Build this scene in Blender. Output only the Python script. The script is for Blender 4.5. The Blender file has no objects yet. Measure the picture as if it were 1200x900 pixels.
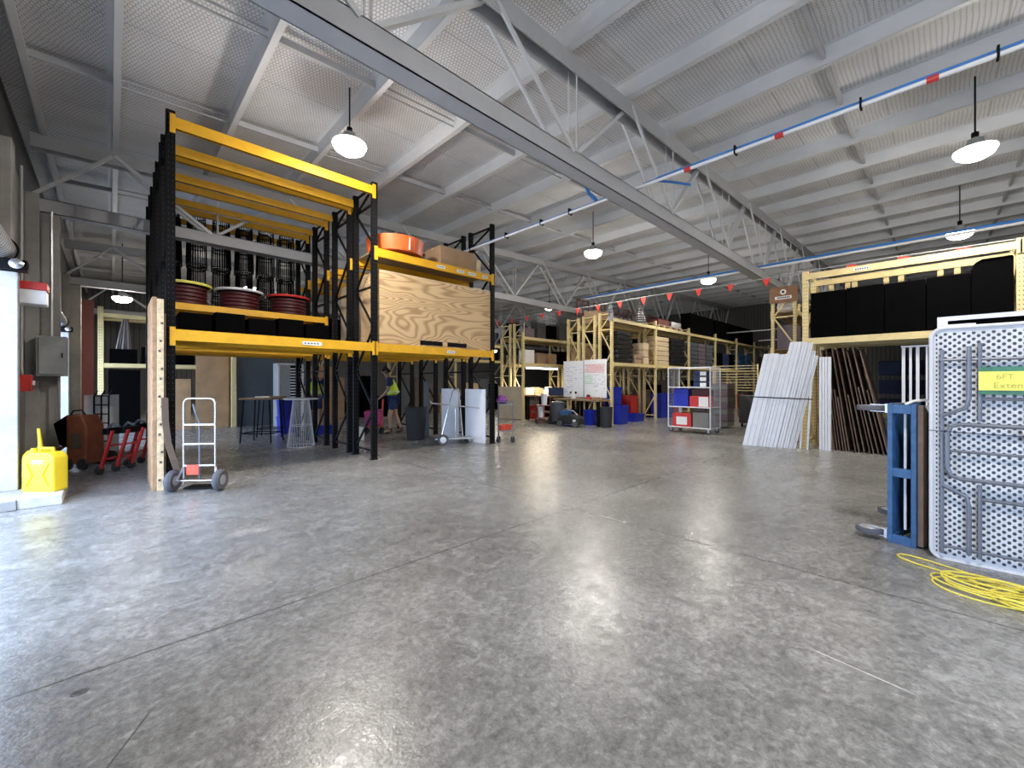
import bpy, bmesh, math, random
from mathutils import Vector, Matrix
random.seed(7)
D = bpy.data; SC = bpy.context.scene; COL = SC.collection
PI = math.pi
# ---------------------------------------------------------------- camera, world, lights, exposure
cam = D.cameras.new('camera'); co = D.objects.new('camera', cam); COL.objects.link(co)
cam.sensor_width = 36; cam.lens = 36*485/1200; cam.clip_start = .05; cam.clip_end = 300
co.location = (0, 0, 1.4)
co.rotation_euler = (PI/2, 0, -math.atan2(.696, .718)); cam.shift_y = -2/1200
SC.camera = co
SC.view_settings.view_transform = 'Standard'; SC.view_settings.look = 'None'
SC.view_settings.exposure = 0.83; SC.view_settings.gamma = 1
SC.view_settings.use_curve_mapping = False
W = D.worlds.new('sky'); SC.world = W; W.use_nodes = True
bg = W.node_tree.nodes['Background']; bg.inputs[0].default_value = (.54, .70, 1, 1); bg.inputs[1].default_value = 5.2
def portal(y0, y1, z0, z1):
    l = D.lights.new('door_daylight', 'AREA'); l.shape = 'RECTANGLE'; l.size = z1-z0; l.size_y = y1-y0
    l.cycles.is_portal = True
    o = D.objects.new('door_daylight', l); COL.objects.link(o)
    o.location = (-1.12, (y0+y1)/2, (z0+z1)/2); o.rotation_euler = (0, -PI/2, 0)
DOORS = [(-5.5, -1.0), (3.4, 7.7), (12.2, 16.0)]
for a, b in DOORS: portal(a, b, 0, 2.95)
LAMP_W = 62; GLOW_W = 40
sun = D.lights.new('sun', 'SUN'); sun.energy = 14; sun.color = (1, .95, .88); sun.angle = .01
so = D.objects.new('sun', sun); COL.objects.link(so); so.rotation_euler = (.25, math.radians(32), 0)   # shines from above the building onto the yard outside the doors

# ---------------------------------------------------------------- helpers
def tag(o, label=None, cat=None, group=None, kind=None):
    if label: o['label'] = label
    if cat: o['category'] = cat
    if group: o['group'] = group
    if kind: o['kind'] = kind
    return o
def thing(name, label, cat, loc=(0, 0, 0), rz=0, group=None):
    o = D.objects.new(name, None); COL.objects.link(o); o.empty_display_size = .1
    o.location = loc; o.rotation_euler = (0, 0, rz)
    return tag(o, label, cat, group)
class MB:
    def __init__(s): s.v = []; s.f = []
    def add(s, vs, fs):
        n = len(s.v); s.v += [tuple(v) for v in vs]; s.f += [tuple(i+n for i in f) for f in fs]; return s
    def box(s, x0, x1, y0, y1, z0, z1):
        return s.add([(x0,y0,z0),(x1,y0,z0),(x1,y1,z0),(x0,y1,z0),(x0,y0,z1),(x1,y0,z1),(x1,y1,z1),(x0,y1,z1)],
                     [(0,3,2,1),(4,5,6,7),(0,1,5,4),(1,2,6,5),(2,3,7,6),(3,0,4,7)])
    def bar(s, p, q, w, h=None, up=(0,0,1)):
        h = h or w; p = Vector(p); q = Vector(q); d = (q-p).normalized(); u = Vector(up)
        if abs(d.dot(u)) > .98: u = Vector((1,0,0))
        a = d.cross(u).normalized()*w/2; b = a.cross(d).normalized()*h/2
        c = [(-1,-1),(1,-1),(1,1),(-1,1)]
        return s.add([p+a*i+b*j for i,j in c]+[q+a*i+b*j for i,j in c],
                     [(0,3,2,1),(4,5,6,7),(0,1,5,4),(1,2,6,5),(2,3,7,6),(3,0,4,7)])
    def tube(s, pts, r, n=8, closed=False):
        pts = [Vector(p) for p in pts]; m = len(pts); rings = []; prev = None
        for i, p in enumerate(pts):
            if closed: d = pts[(i+1) % m]-pts[i-1]
            else: d = pts[min(i+1, m-1)]-pts[max(i-1, 0)]
            if d.length < 1e-9: d = Vector((0,0,1))
            d.normalize()
            if prev is None:
                u = Vector((0,0,1)) if abs(d.z) < .9 else Vector((1,0,0))
                a = d.cross(u).normalized()
            else:
                a = prev-d*prev.dot(d)
                a = a.normalized() if a.length > 1e-6 else d.orthogonal().normalized()
            prev = a; b = d.cross(a)
            rr = r[i] if isinstance(r, (list, tuple)) else r
            rings.append([p+a*math.cos(2*PI*k/n)*rr+b*math.sin(2*PI*k/n)*rr for k in range(n)])
        vs = [v for g in rings for v in g]; fs = []
        for i in range(m if closed else m-1):
            j = (i+1) % m
            for k in range(n): fs.append((i*n+k, i*n+(k+1) % n, j*n+(k+1) % n, j*n+k))
        if not closed: fs += [tuple(range(n))[::-1], tuple((m-1)*n+k for k in range(n))]
        return s.add(vs, fs)
    def lathe(s, prof, c=(0,0,0), n=24, axis='Z'):
        vs = []; fs = []
        for r, z in prof:
            for k in range(n):
                a = 2*PI*k/n; x, y = r*math.cos(a), r*math.sin(a)
                p = {'Z': (x, y, z), 'X': (z, x, y), 'Y': (x, z, y)}[axis]
                vs.append((p[0]+c[0], p[1]+c[1], p[2]+c[2]))
        for i in range(len(prof)-1):
            for k in range(n): fs.append((i*n+k, i*n+(k+1) % n, (i+1)*n+(k+1) % n, (i+1)*n+k))
        fs += [tuple(range(n))[::-1], tuple((len(prof)-1)*n+k for k in range(n))]
        return s.add(vs, fs)
    def prism(s, poly, d):      # poly = list of 3d points, d = extrusion vector
        d = Vector(d); P = [Vector(p) for p in poly]; n = len(P)
        return s.add(P+[p+d for p in P], [tuple(range(n))[::-1], tuple(range(n, 2*n))]+[(i,(i+1) % n,(i+1) % n+n,i+n) for i in range(n)])
    def build(s, name, m, parent=None, bev=0, smooth=False, origin=None):
        me = D.meshes.new(name)
        if origin:
            ox = Vector(origin); s.v = [tuple(Vector(v)-ox) for v in s.v]
        me.from_pydata(s.v, [], s.f); me.update()
        bm = bmesh.new(); bm.from_mesh(me); bmesh.ops.recalc_face_normals(bm, faces=bm.faces[:]); bm.to_mesh(me); bm.free()
        if m: me.materials.append(m)
        o = D.objects.new(name, me); COL.objects.link(o)
        if origin: o.location = origin
        if parent: o.parent = parent
        if bev:
            b = o.modifiers.new('bevel', 'BEVEL'); b.width = bev; b.segments = 2; b.limit_method = 'ANGLE'
        if smooth:
            for p in me.polygons: p.use_smooth = True
            if smooth == 2: return o
            try: me.set_sharp_from_angle(angle=math.radians(40))
            except Exception: pass
        return o
def one(name, mb, m, label, cat, group=None, **k):
    return tag(mb.build(name, m, **k), label, cat, group)
def struct(name, mb, m, **k):
    return tag(mb.build(name, m, **k), kind='structure')
def copy_thing(src, loc, rz=None, label=None, group=None):
    c = src.copy(); COL.objects.link(c); c.location = loc
    if rz is not None: c.rotation_euler = (0, 0, rz)
    if label: c['label'] = label
    if group: c['group'] = group
    for ch in list(src.children):
        d = ch.copy(); COL.objects.link(d); d.parent = c
        for g in list(ch.children):
            e = g.copy(); COL.objects.link(e); e.parent = d
    return c
def text(name, s, m, parent, loc, rot, size):
    c = D.curves.new(name, 'FONT'); c.body = s; c.size = size; c.extrude = .0006; c.align_x = 'CENTER'; c.align_y = 'CENTER'
    t = D.objects.new(name+'_curve', c); COL.objects.link(t)
    me = D.meshes.new_from_object(t.evaluated_get(bpy.context.evaluated_depsgraph_get()) if False else t)
    D.objects.remove(t); me.materials.clear(); me.materials.append(m)
    o = D.objects.new(name, me); COL.objects.link(o); o.parent = parent; o.location = loc; o.rotation_euler = rot
    return o
# ---------------------------------------------------------------- materials
def mat(name, col, rough=.6, metal=0, var=.12, scale=6, bump=0, spec=.5, bscale=None, emit=None):
    m = D.materials.new(name); m.use_nodes = True; nt = m.node_tree; N = nt.nodes; L = nt.links
    b = N['Principled BSDF']; b.inputs['Roughness'].default_value = rough; b.inputs['Metallic'].default_value = metal
    b.inputs['Specular IOR Level'].default_value = spec
    tc = N.new('ShaderNodeTexCoord'); nz = N.new('ShaderNodeTexNoise'); nz.inputs['Scale'].default_value = scale
    nz.inputs['Detail'].default_value = 5; nz.inputs['Roughness'].default_value = .65
    L.new(tc.outputs['Object'], nz.inputs['Vector'])
    cr = N.new('ShaderNodeValToRGB'); cr.color_ramp.elements[0].position = .3; cr.color_ramp.elements[1].position = .7
    cr.color_ramp.elements[0].color = (*[max(0, c*(1-var)) for c in col], 1)
    cr.color_ramp.elements[1].color = (*[min(1, c*(1+var)) for c in col], 1)
    L.new(nz.outputs['Fac'], cr.inputs['Fac']); L.new(cr.outputs['Color'], b.inputs['Base Color'])
    if bump:
        n2 = N.new('ShaderNodeTexNoise'); n2.inputs['Scale'].default_value = bscale or scale*8; n2.inputs['Detail'].default_value = 4
        L.new(tc.outputs['Object'], n2.inputs['Vector'])
        bp = N.new('ShaderNodeBump'); bp.inputs['Strength'].default_value = bump; bp.inputs['Distance'].default_value = .01
        L.new(n2.outputs['Fac'], bp.inputs['Height']); L.new(bp.outputs['Normal'], b.inputs['Normal'])
    if emit:
        b.inputs['Emission Color'].default_value = (*emit[:3], 1); b.inputs['Emission Strength'].default_value = emit[3]
    return m
class G:   # tiny node-math writer
    def __init__(s, m): s.nt = m.node_tree; s.N = s.nt.nodes; s.L = s.nt.links
    def m(s, op, a, b=None, c=None):
        n = s.N.new('ShaderNodeMath'); n.operation = op
        for i, x in enumerate((a, b, c)):
            if x is None: continue
            if isinstance(x, (int, float)): n.inputs[i].default_value = x
            else: s.L.new(x, n.inputs[i])
        return n.outputs[0]
    def xyz(s, coord='Object'):
        t = s.N.new('ShaderNodeTexCoord'); x = s.N.new('ShaderNodeSeparateXYZ'); s.L.new(t.outputs[coord], x.inputs[0]); return x.outputs
    def mix(s, fac, a, b):
        n = s.N.new('ShaderNodeMix'); n.data_type = 'RGBA'
        s.L.new(fac, n.inputs[0])
        for i, x in ((6, a), (7, b)):
            if isinstance(x, tuple): n.inputs[i].default_value = (*x, 1)
            else: s.L.new(x, n.inputs[i])
        return n.outputs[2]
    def noise(s, scale, detail=4, vec=None, rough=.6, dist=0, coord='Object'):
        n = s.N.new('ShaderNodeTexNoise'); n.inputs['Scale'].default_value = scale; n.inputs['Detail'].default_value = detail
        n.inputs['Roughness'].default_value = rough; n.inputs['Distortion'].default_value = dist
        if vec is None:
            t = s.N.new('ShaderNodeTexCoord'); vec = t.outputs[coord]
        s.L.new(vec, n.inputs['Vector']); return n.outputs['Fac']
    def ss(s, x, lo, hi, a=0., b=1.):
        n = s.N.new('ShaderNodeMapRange'); n.interpolation_type = 'SMOOTHSTEP'
        n.inputs[1].default_value = lo; n.inputs[2].default_value = hi; n.inputs[3].default_value = a; n.inputs[4].default_value = b
        s.L.new(x, n.inputs[0]); return n.outputs[0]
    def hexd(s, u, v, p):      # u,v sockets; p pitch -> (distance to centre, hex metric) / p
        r3 = math.sqrt(3); U = s.m('DIVIDE', u, p); V = s.m('DIVIDE', v, p)
        def cell(ou, ov):
            a = s.m('SUBTRACT', s.m('FRACT', s.m('ADD', U, ou)), .5)
            b = s.m('MULTIPLY', s.m('SUBTRACT', s.m('FRACT', s.m('ADD', s.m('DIVIDE', V, r3), ov)), .5), r3)
            d = s.m('SQRT', s.m('ADD', s.m('MULTIPLY', a, a), s.m('MULTIPLY', b, b)))
            ab, bb = s.m('ABSOLUTE', a), s.m('ABSOLUTE', b)
            h = s.m('MAXIMUM', ab, s.m('ADD', s.m('MULTIPLY', ab, .5), s.m('MULTIPLY', bb, r3/2)))
            return d, h
        d1, h1 = cell(.0, .0); d2, h2 = cell(.5, .5)
        return s.m('MINIMUM', d1, d2), s.m('MINIMUM', h1, h2)
def floor_mat():
    m = mat('polished_concrete', (.3,.3,.3)); g = G(m); b = g.N['Principled BSDF']; x, y, z = g.xyz()
    n1 = g.noise(.5, 6, rough=.7); n2 = g.noise(7, 9, rough=.78, dist=.7); n3 = g.noise(26, 6, rough=.8, dist=.4)
    t = g.m('ADD', g.m('MULTIPLY', n1, .34), g.m('ADD', g.m('MULTIPLY', n2, .42), g.m('MULTIPLY', n3, .50)))
    cr = g.N.new('ShaderNodeValToRGB'); e = cr.color_ramp.elements
    e[0].position = .50; e[0].color = (.09, .09, .086, 1); e[1].position = .74; e[1].color = (.44, .435, .42, 1)
    k = e.new(.625); k.color = (.235, .232, .222, 1)
    g.L.new(t, cr.inputs[0])
    # saw cut joints
    wob = g.m('MULTIPLY', g.m('SUBTRACT', g.noise(3, 2), .5), .012)
    def line(c, pos, w): return g.ss(g.m('ABSOLUTE', g.m('SUBTRACT', g.m('ADD', c, wob), pos)), w*.4, w, 1, 0)
    j = line(y, 2.86, .011)
    for c, p in ((x, 3.69), (y, 10.4), (x, 9.6), (y, -3.2), (x, -3)): j = g.m('MAXIMUM', j, line(c, p, .010))
    # white scratch
    u = g.m('ADD', g.m('MULTIPLY', x, .13), g.m('MULTIPLY', y, -.99)); 
    sc = g.m('MULTIPLY', line(g.m('SUBTRACT', x, g.m('MULTIPLY', y, .13)), 2.58, .006), g.m('MULTIPLY', g.ss(y, .05, .12), g.ss(y, .42, .5, 1, 0)))
    # dark stain and a crack on the left
    dx = g.m('DIVIDE', g.m('SUBTRACT', x, -.1), .035); dy = g.m('DIVIDE', g.m('SUBTRACT', y, 2.7), .03)
    st = g.ss(g.m('ADD', g.m('MULTIPLY', dx, dx), g.m('MULTIPLY', dy, dy)), .6, 1.1, 1, 0)
    ck = g.m('MULTIPLY', line(g.m('SUBTRACT', x, g.m('MULTIPLY', y, .56)), -1.187, .006), g.m('MULTIPLY', g.ss(y, 1.9, 2.0), g.ss(y, 2.33, 2.36, 1, 0)))
    c1 = g.mix(g.m('MULTIPLY', g.m('MAXIMUM', g.m('MAXIMUM', j, ck), st), .75), cr.outputs[0], (.04, .04, .04))
    c2 = g.mix(g.m('MULTIPLY', sc, .8), c1, (.8, .8, .78))
    g.L.new(c2, b.inputs['Base Color'])
    g.L.new(g.ss(n2, .35, .7, .34, .18), b.inputs['Roughness'])
    bp = g.N.new('ShaderNodeBump'); bp.inputs['Strength'].default_value = .16; bp.inputs['Distance'].default_value = .01
    g.L.new(g.m('SUBTRACT', g.m('ADD', g.m('MULTIPLY', g.noise(14, 3), 1.2), g.noise(60, 3)), g.m('MULTIPLY', j, 2)), bp.inputs['Height'])
    g.L.new(bp.outputs['Normal'], b.inputs['Normal'])
    b.inputs['Specular IOR Level'].default_value = .6
    return m
def roof_mat():
    m = mat('roof_foil_mesh', (.6,.6,.6)); g = G(m); b = g.N['Principled BSDF']; x, y, z = g.xyz()
    w = g.noise(2.2, 3); w2 = g.m('MULTIPLY', g.m('SUBTRACT', w, .5), .05)
    d, h = g.hexd(g.m('ADD', x, w2), g.m('ADD', g.m('MULTIPLY', y, .75), w2), .046)
    wire = g.ss(h, .40, .47); base = g.mix(g.ss(g.noise(1.1, 4), .3, .7), (.70, .71, .72), (.84, .845, .85))
    seam = g.ss(g.m('ABSOLUTE', g.m('SUBTRACT', g.m('FRACT', g.m('DIVIDE', y, 1.25)), .5)), .004, .012, 1, 0)
    c = g.mix(g.m('MULTIPLY', wire, .72), base, (.16, .16, .17))
    c = g.mix(g.m('MULTIPLY', seam, .5), c, (.3, .3, .31))
    g.L.new(c, b.inputs['Base Color']); b.inputs['Roughness'].default_value = .55
    bp = g.N.new('ShaderNodeBump'); bp.inputs['Strength'].default_value = .5; bp.inputs['Distance'].default_value = .02
    g.L.new(g.m('SUBTRACT', g.m('MULTIPLY', g.m('SUBTRACT', 1, h), .8), wire), bp.inputs['Height']); g.L.new(bp.outputs['Normal'], b.inputs['Normal'])
    return m
def ply_mat(name, c1, c2, rings=34, stretch=(.32, 1, 1.6), sc=1.1):
    m = mat(name, c1); g = G(m); b = g.N['Principled BSDF']
    t = g.N.new('ShaderNodeTexCoord'); mp = g.N.new('ShaderNodeMapping'); mp.inputs['Scale'].default_value = stretch
    g.L.new(t.outputs['Object'], mp.inputs[0])
    n = g.noise(sc, 2, vec=mp.outputs[0], rough=.45, dist=.5)
    s = g.m('MULTIPLY', g.m('ADD', g.m('SINE', g.m('MULTIPLY', n, rings*3)), 1), .5)
    f = g.m('MULTIPLY', g.m('POWER', s, 2.2), .75)
    f = g.m('ADD', f, g.m('MULTIPLY', g.noise(30, 3), .18))
    g.L.new(g.mix(f, c1, c2), b.inputs['Base Color']); b.inputs['Roughness'].default_value = .6
    return m
def post_mat(name, col, hole, rough=.45):
    m = mat(name, col); g = G(m); b = g.N['Principled BSDF']; x, y, z = g.xyz()
    base = b.inputs['Base Color'].links[0].from_socket
    zf = g.m('ABSOLUTE', g.m('SUBTRACT', g.m('FRACT', g.m('DIVIDE', z, .075)), .5))
    hx = g.m('ABSOLUTE', g.m('SUBTRACT', g.m('ABSOLUTE', x), .022)); hy = g.m('ABSOLUTE', g.m('SUBTRACT', g.m('ABSOLUTE', y), .022))
    hh = g.m('MULTIPLY', g.ss(zf, .1, .17, 1, 0), g.m('MAXIMUM', g.ss(hx, .004, .008, 1, 0), g.ss(hy, .004, .008, 1, 0)))
    g.L.new(g.mix(hh, base, hole), b.inputs['Base Color']); b.inputs['Roughness'].default_value = rough
    if col[0] < .1: b.inputs['Specular IOR Level'].default_value = .12; b.inputs['Roughness'].default_value = .6
    return m
def dots_mat():
    m = mat('grey_table_plastic', (.66, .67, .69)); g = G(m); b = g.N['Principled BSDF']; x, y, z = g.xyz()
    U = g.m('DIVIDE', y, .050); V = g.m('DIVIDE', z, .048); ds = []
    for o in (0., .5):
        a_ = g.m('SUBTRACT', g.m('FRACT', g.m('ADD', U, o)), .5); b_ = g.m('MULTIPLY', g.m('SUBTRACT', g.m('FRACT', g.m('ADD', V, o)), .5), .78)
        ds.append(g.m('SQRT', g.m('ADD', g.m('MULTIPLY', a_, a_), g.m('MULTIPLY', b_, b_))))
    dot = g.ss(g.m('MINIMUM', ds[0], ds[1]), .16, .235, 1, 0)
    ins = g.m('MULTIPLY', g.ss(g.m('ABSOLUTE', y), .335, .34, 1, 0), g.ss(g.m('ABSOLUTE', z), .87, .875, 1, 0))
    dot = g.m('MULTIPLY', dot, ins)
    e1 = g.m('MULTIPLY', g.ss(g.m('ABSOLUTE', g.m('SUBTRACT', g.m('ABSOLUTE', y), .348)), .003, .006, 1, 0), g.ss(g.m('ABSOLUTE', g.m('SUBTRACT', g.m('FRACT', g.m('DIVIDE', z, .035)), .5)), .2, .28, 1, 0))
    f = g.m('MAXIMUM', dot, e1)
    g.L.new(g.mix(f, b.inputs['Base Color'].links[0].from_socket, (.05, .055, .065)), b.inputs['Base Color'])
    bp = g.N.new('ShaderNodeBump'); bp.inputs['Strength'].default_value = .6; bp.inputs['Distance'].default_value = .01
    g.L.new(g.m('MULTIPLY', f, -1), bp.inputs['Height']); g.L.new(bp.outputs['Normal'], b.inputs['Normal']); b.inputs['Roughness'].default_value = .45
    return m
def slat_mat(name, c1, c2, axis, pitch, coord='Object', gap=.1, rough=.6):
    m = mat(name, c1); g = G(m); b = g.N['Principled BSDF']; a = g.xyz(coord)[axis]
    f = g.ss(g.m('ABSOLUTE', g.m('SUBTRACT', g.m('FRACT', g.m('DIVIDE', a, pitch)), .5)), .5-gap, .5-gap*.4)
    g.L.new(g.mix(f, b.inputs['Base Color'].links[0].from_socket, c2), b.inputs['Base Color']); b.inputs['Roughness'].default_value = rough
    bp = g.N.new('ShaderNodeBump'); bp.inputs['Strength'].default_value = .5; bp.inputs['Distance'].default_value = .02
    g.L.new(g.m('MULTIPLY', f, -1), bp.inputs['Height']); g.L.new(bp.outputs['Normal'], b.inputs['Normal'])
    return m
M = {}
M['floor'] = floor_mat(); M['roof'] = roof_mat()
M['steel'] = mat('painted_roof_steel', (.46,.47,.49), .5, var=.08, scale=2)
M['purlin'] = mat('galvanised_purlin', (.66,.675,.69), .5, .05, var=.07, scale=1.5)
M['wallc'] = mat('grey_concrete_wall', (.34,.33,.31), .85, var=.25, scale=1.2, bump=.3)
M['clad'] = slat_mat('dark_wall_cladding', (.16,.16,.16), (.05,.05,.05), 1, .2)
M['cladx'] = slat_mat('dark_end_cladding', (.13,.13,.13), (.05,.05,.05), 0, .2)
M['dark'] = mat('dark_wall', (.06,.058,.055), .8)
M['outside'] = mat('outside_concrete', (.45,.45,.44), .8)
M['blackpost'] = post_mat('black_rack_post', (.004,.004,.005), (.035,.035,.035))
M['black'] = mat('black_paint', (.004,.004,.005), .5, spec=.12)
M['blackm'] = mat('matt_black_fabric', (.002,.002,.0022), .95, var=.3, spec=.04)
M['yellow'] = mat('yellow_beam_paint', (.82,.43,.02), .42, var=.12, scale=5)
M['cream'] = mat('pale_yellow_paint', (.74,.60,.29), .45, var=.1, scale=5)
M['creampost'] = post_mat('pale_yellow_post', (.74,.60,.29), (.10,.08,.04))
M['crate'] = ply_mat('plywood_crate_face', (.70,.50,.27), (.36,.21,.10), 60)
M['ply'] = mat('plywood_sheet', (.46,.28,.14), .65, var=.2, scale=2.5)
M['plypale'] = mat('pale_plywood', (.60,.47,.30), .65, var=.12, scale=3)
M['deck'] = mat('chipboard_deck', (.30,.20,.11), .8, var=.2, scale=8)
M['card'] = mat('cardboard', (.36,.24,.14), .8, var=.15, scale=4)
M['tape'] = mat('packing_tape', (.55,.42,.25), .35)
M['white'] = mat('white_paint', (.80,.82,.85), .4, var=.04)
M['whitegl'] = mat('white_laminate', (.84,.855,.88), .3, var=.04)
M['paper'] = mat('white_label', (.85,.85,.82), .6, var=.02)
M['ink'] = mat('dark_ink', (.03,.03,.05), .6)
M['chrome'] = mat('bright_steel', (.62,.63,.65), .25, .9, var=.05)
M['alu'] = mat('brushed_aluminium', (.56,.57,.60), .38, .7, var=.08)
M['rubber'] = mat('black_rubber', (.025,.025,.027), .75)
M['tread'] = mat('grey_rubber', (.10,.10,.11), .75)
M['red'] = mat('red_paint', (.55,.035,.03), .4)
M['orange'] = mat('orange_plastic', (.80,.14,.03), .4, var=.06)
M['orangered'] = mat('orange_red_plate', (.80,.10,.05), .4)
M['rust'] = mat('dull_orange_machine', (.26,.075,.03), .55, var=.25)
M['maroon'] = mat('dark_red_laminate', (.07,.008,.01), .5)
M['jerry'] = mat('yellow_jerry_plastic', (.85,.62,.02), .4, var=.05)
M['timberw'] = mat('weathered_timber', (.46,.28,.15), .8, var=.35, scale=9, bump=.3)
M['timberf'] = mat('speckled_board_edge', (.80,.62,.38), .85, var=.25, scale=16, bump=.4)
M['timberd'] = mat('dark_stained_timber', (.13,.10,.08), .8, var=.4, scale=12)
M['strap'] = mat('brown_strap', (.12,.08,.05), .8)
M['bluebin'] = mat('blue_plastic', (.012,.03,.42), .4)
M['blue'] = mat('blue_frame_paint', (.035,.11,.25), .45, var=.3, scale=12)
M['bluehose'] = mat('blue_hose', (.03,.20,.60), .45)
M['navy'] = mat('navy_cloth', (.02,.035,.10), .8)
M['greyp'] = mat('slate_grey_panel', (.085,.10,.115), .5, var=.08)
M['jamb'] = mat('jamb_paint', (.48,.48,.48), .5)
M['cab'] = mat('grey_cabinet_paint', (.36,.38,.38), .5)
M['corr'] = slat_mat('roller_curtain_metal', (.42,.43,.45), (.12,.12,.13), 1, .09, gap=.25, rough=.4)
M['green'] = mat('green_tape', (.04,.17,.09), .3, var=.35, scale=20)
M['signy'] = mat('yellow_paper', (.92,.86,.16), .7, var=.02)
M['lime'] = mat('hi_vis_yellow', (.62,.85,.04), .6, emit=None)
M['refl'] = mat('reflective_tape', (.75,.76,.74), .4)
M['skin'] = mat('skin', (.42,.25,.17), .6, var=.05)
M['hair'] = mat('dark_hair', (.015,.012,.01), .7)
M['pink'] = mat('magenta_plastic', (.42,.02,.17), .45)
M['purple'] = mat('purple_cloth', (.20,.05,.26), .8)
M['cable'] = mat('yellow_cable', (.88,.74,.10), .4, var=.05)
M['penn'] = mat('red_pennant', (.80,.05,.035), .6, emit=None)
M['table'] = dots_mat(); M['tableedge'] = mat('grey_table_rim', (.64,.65,.67), .4, var=.05)
M['legs'] = mat('grey_tube_steel', (.17,.185,.22), .4, .3)
M['brownslat'] = mat('dark_brown_timber', (.11,.065,.045), .6, var=.35, scale=9)
M['brownedge'] = mat('brown_board_edge', (.19,.13,.095), .6, var=.3, scale=7)
M['shelfwood'] = mat('warm_wood_top', (.26,.17,.09), .5)
M['lilac'] = mat('grey_lilac_crate', (.16,.12,.14), .5)
M['greybin'] = mat('grey_plastic_tub', (.20,.20,.18), .55)
M['lens'] = mat('lamp_lens', (1,1,1), emit=(1, .93, .82, 25))
M['tubel'] = mat('fluorescent_tube', (1,1,1), emit=(1, .88, .66, 12))
M['mr'] = mat('red_marker', (.75,.14,.12), .5); M['mg'] = mat('green_marker', (.15,.52,.18), .5); M['mb'] = mat('blue_marker', (.12,.16,.45), .5)
M['sign'] = mat('grey_sign_plate', (.24,.26,.28), .5)
M['wood_sign'] = mat('brown_sign_board', (.26,.13,.065), .6, var=.15)
M['shrink'] = mat('black_stretch_film', (.02,.02,.022), .18, var=.5, scale=5, bump=.8, bscale=7)
M['silver'] = mat('silver_dish_metal', (.6,.6,.6), .25, .85)
M['brickred'] = mat('dull_red_steel', (.15,.035,.03), .6)

# ---------------------------------------------------------------- setting
YB, YR, XF = 27.0, -7.0, 33.0
def zr(x): return 5.76+.04*x
struct('floor', MB().box(-1.2, XF, YR, YB, -.2, 0), M['floor'])
struct('ground_outside', MB().box(-30, -1.2, YR-12, YB+6, -.2, -.01), M['outside'])
mb = MB(); mb.add([(-1.25,YR-.2,zr(-1.25)),(XF+.2,YR-.2,zr(XF+.2)),(XF+.2,YB+.2,zr(XF+.2)),(-1.25,YB+.2,zr(-1.25)),
    (-1.25,YR-.2,zr(-1.25)+.12),(XF+.2,YR-.2,zr(XF+.2)+.12),(XF+.2,YB+.2,zr(XF+.2)+.12),(-1.25,YB+.2,zr(-1.25)+.12)],
    [(0,3,2,1),(4,5,6,7),(0,1,5,4),(1,2,6,5),(2,3,7,6),(3,0,4,7)])
struct('ceiling', mb, M['roof'])
mb = MB(); ys = [YR]+[v for d in DOORS for v in d]+[YB]
for i in range(0, len(ys), 2): mb.box(-1.2, -1.0, ys[i], ys[i+1], 0, 4.5)
for a, b in DOORS: mb.box(-1.2, -1.0, a, b, 3.2, 4.5); mb.box(-1.2, -1.14, a, b, 3.0, 3.2)
struct('wall_left', mb, M['wallc'])
struct('wall_left_upper', MB().box(-1.25, -1.12, YR, YB, 4.5, 5.75), M['clad'])
struct('wall_back', MB().box(-1.2, XF, YB, YB+.2, 0, 7), M['cladx'])
struct('wall_far', MB().box(XF, XF+.2, YR, YB, 0, 7.2), M['clad'])
struct('wall_right', MB().box(-1.2, XF, YR-.2, YR, 0, 7), M['cladx'])
# wall pilasters and panel joints seen along the left wall
for i, y in enumerate((8.3, 10.4, 12.0, 17.4, 20.4, 23.4)):
    struct('trim_%d' % (i+1), MB().box(-1.0, -.84 if i != 0 else -.9, y-.13, y+.13, 0, 4.5), M['wallc'], bev=.01)
struct('trim_7', MB().box(-1.0, -.62, 10.32, 10.52, 0, 4.3), M['wallc'], bev=.01)
struct('trim_8', MB().box(-1.0, -.62, 17.32, 17.52, 0, 4.3), M['wallc'], bev=.01)
for k, (a, b) in enumerate(DOORS):   # steel jambs of the roller doors
    for s, y in ((0, a), (1, b)):
        y0, y1 = (y-.13, y) if s == 0 else (y-.02, y+.13)
        j = struct('door_%d' % (2*k+s+1), MB().box(-1.22, -.80, y0, y1, .0 if k != 1 or s == 0 else .11, 2.72), M['jamb'], bev=.008)
struct('trim_9', MB().box(-1.2, -.74, 7.0, 8.05, 0, .11), M['wallc'], bev=.01)
kb = thing('concrete_kerb_block', 'low pale concrete block under the yellow jerry can', 'block', (-.6, 7.4, 0))
MB().box(-.14, .2, -.38, .45, 0, .115).build('block', mat('pale_concrete', (.55,.54,.51), .8, var=.2, scale=14, bump=.4), kb, bev=.008)

# purlins
PX = [-.82, .03, 1.4, 2.78, 4.2, 5.64]+[7.09+1.47*i for i in range(18)]
for x in PX:
    if x > XF-.3: break
    z1 = zr(x); z0 = z1-.25
    mb = MB(); mb.box(x-.004, x+.004, YR, YB, z0, z1); mb.box(x-.004, x+.075, YR, YB, z0-.004, z0+.004)
    mb.box(x+.069, x+.075, YR, YB, z0, z0+.02); mb.box(x-.075, x+.004, YR, YB, z1-.01, z1-.002)
    tag(mb.build('roof_purlin', M['purlin']), kind='structure')
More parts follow.
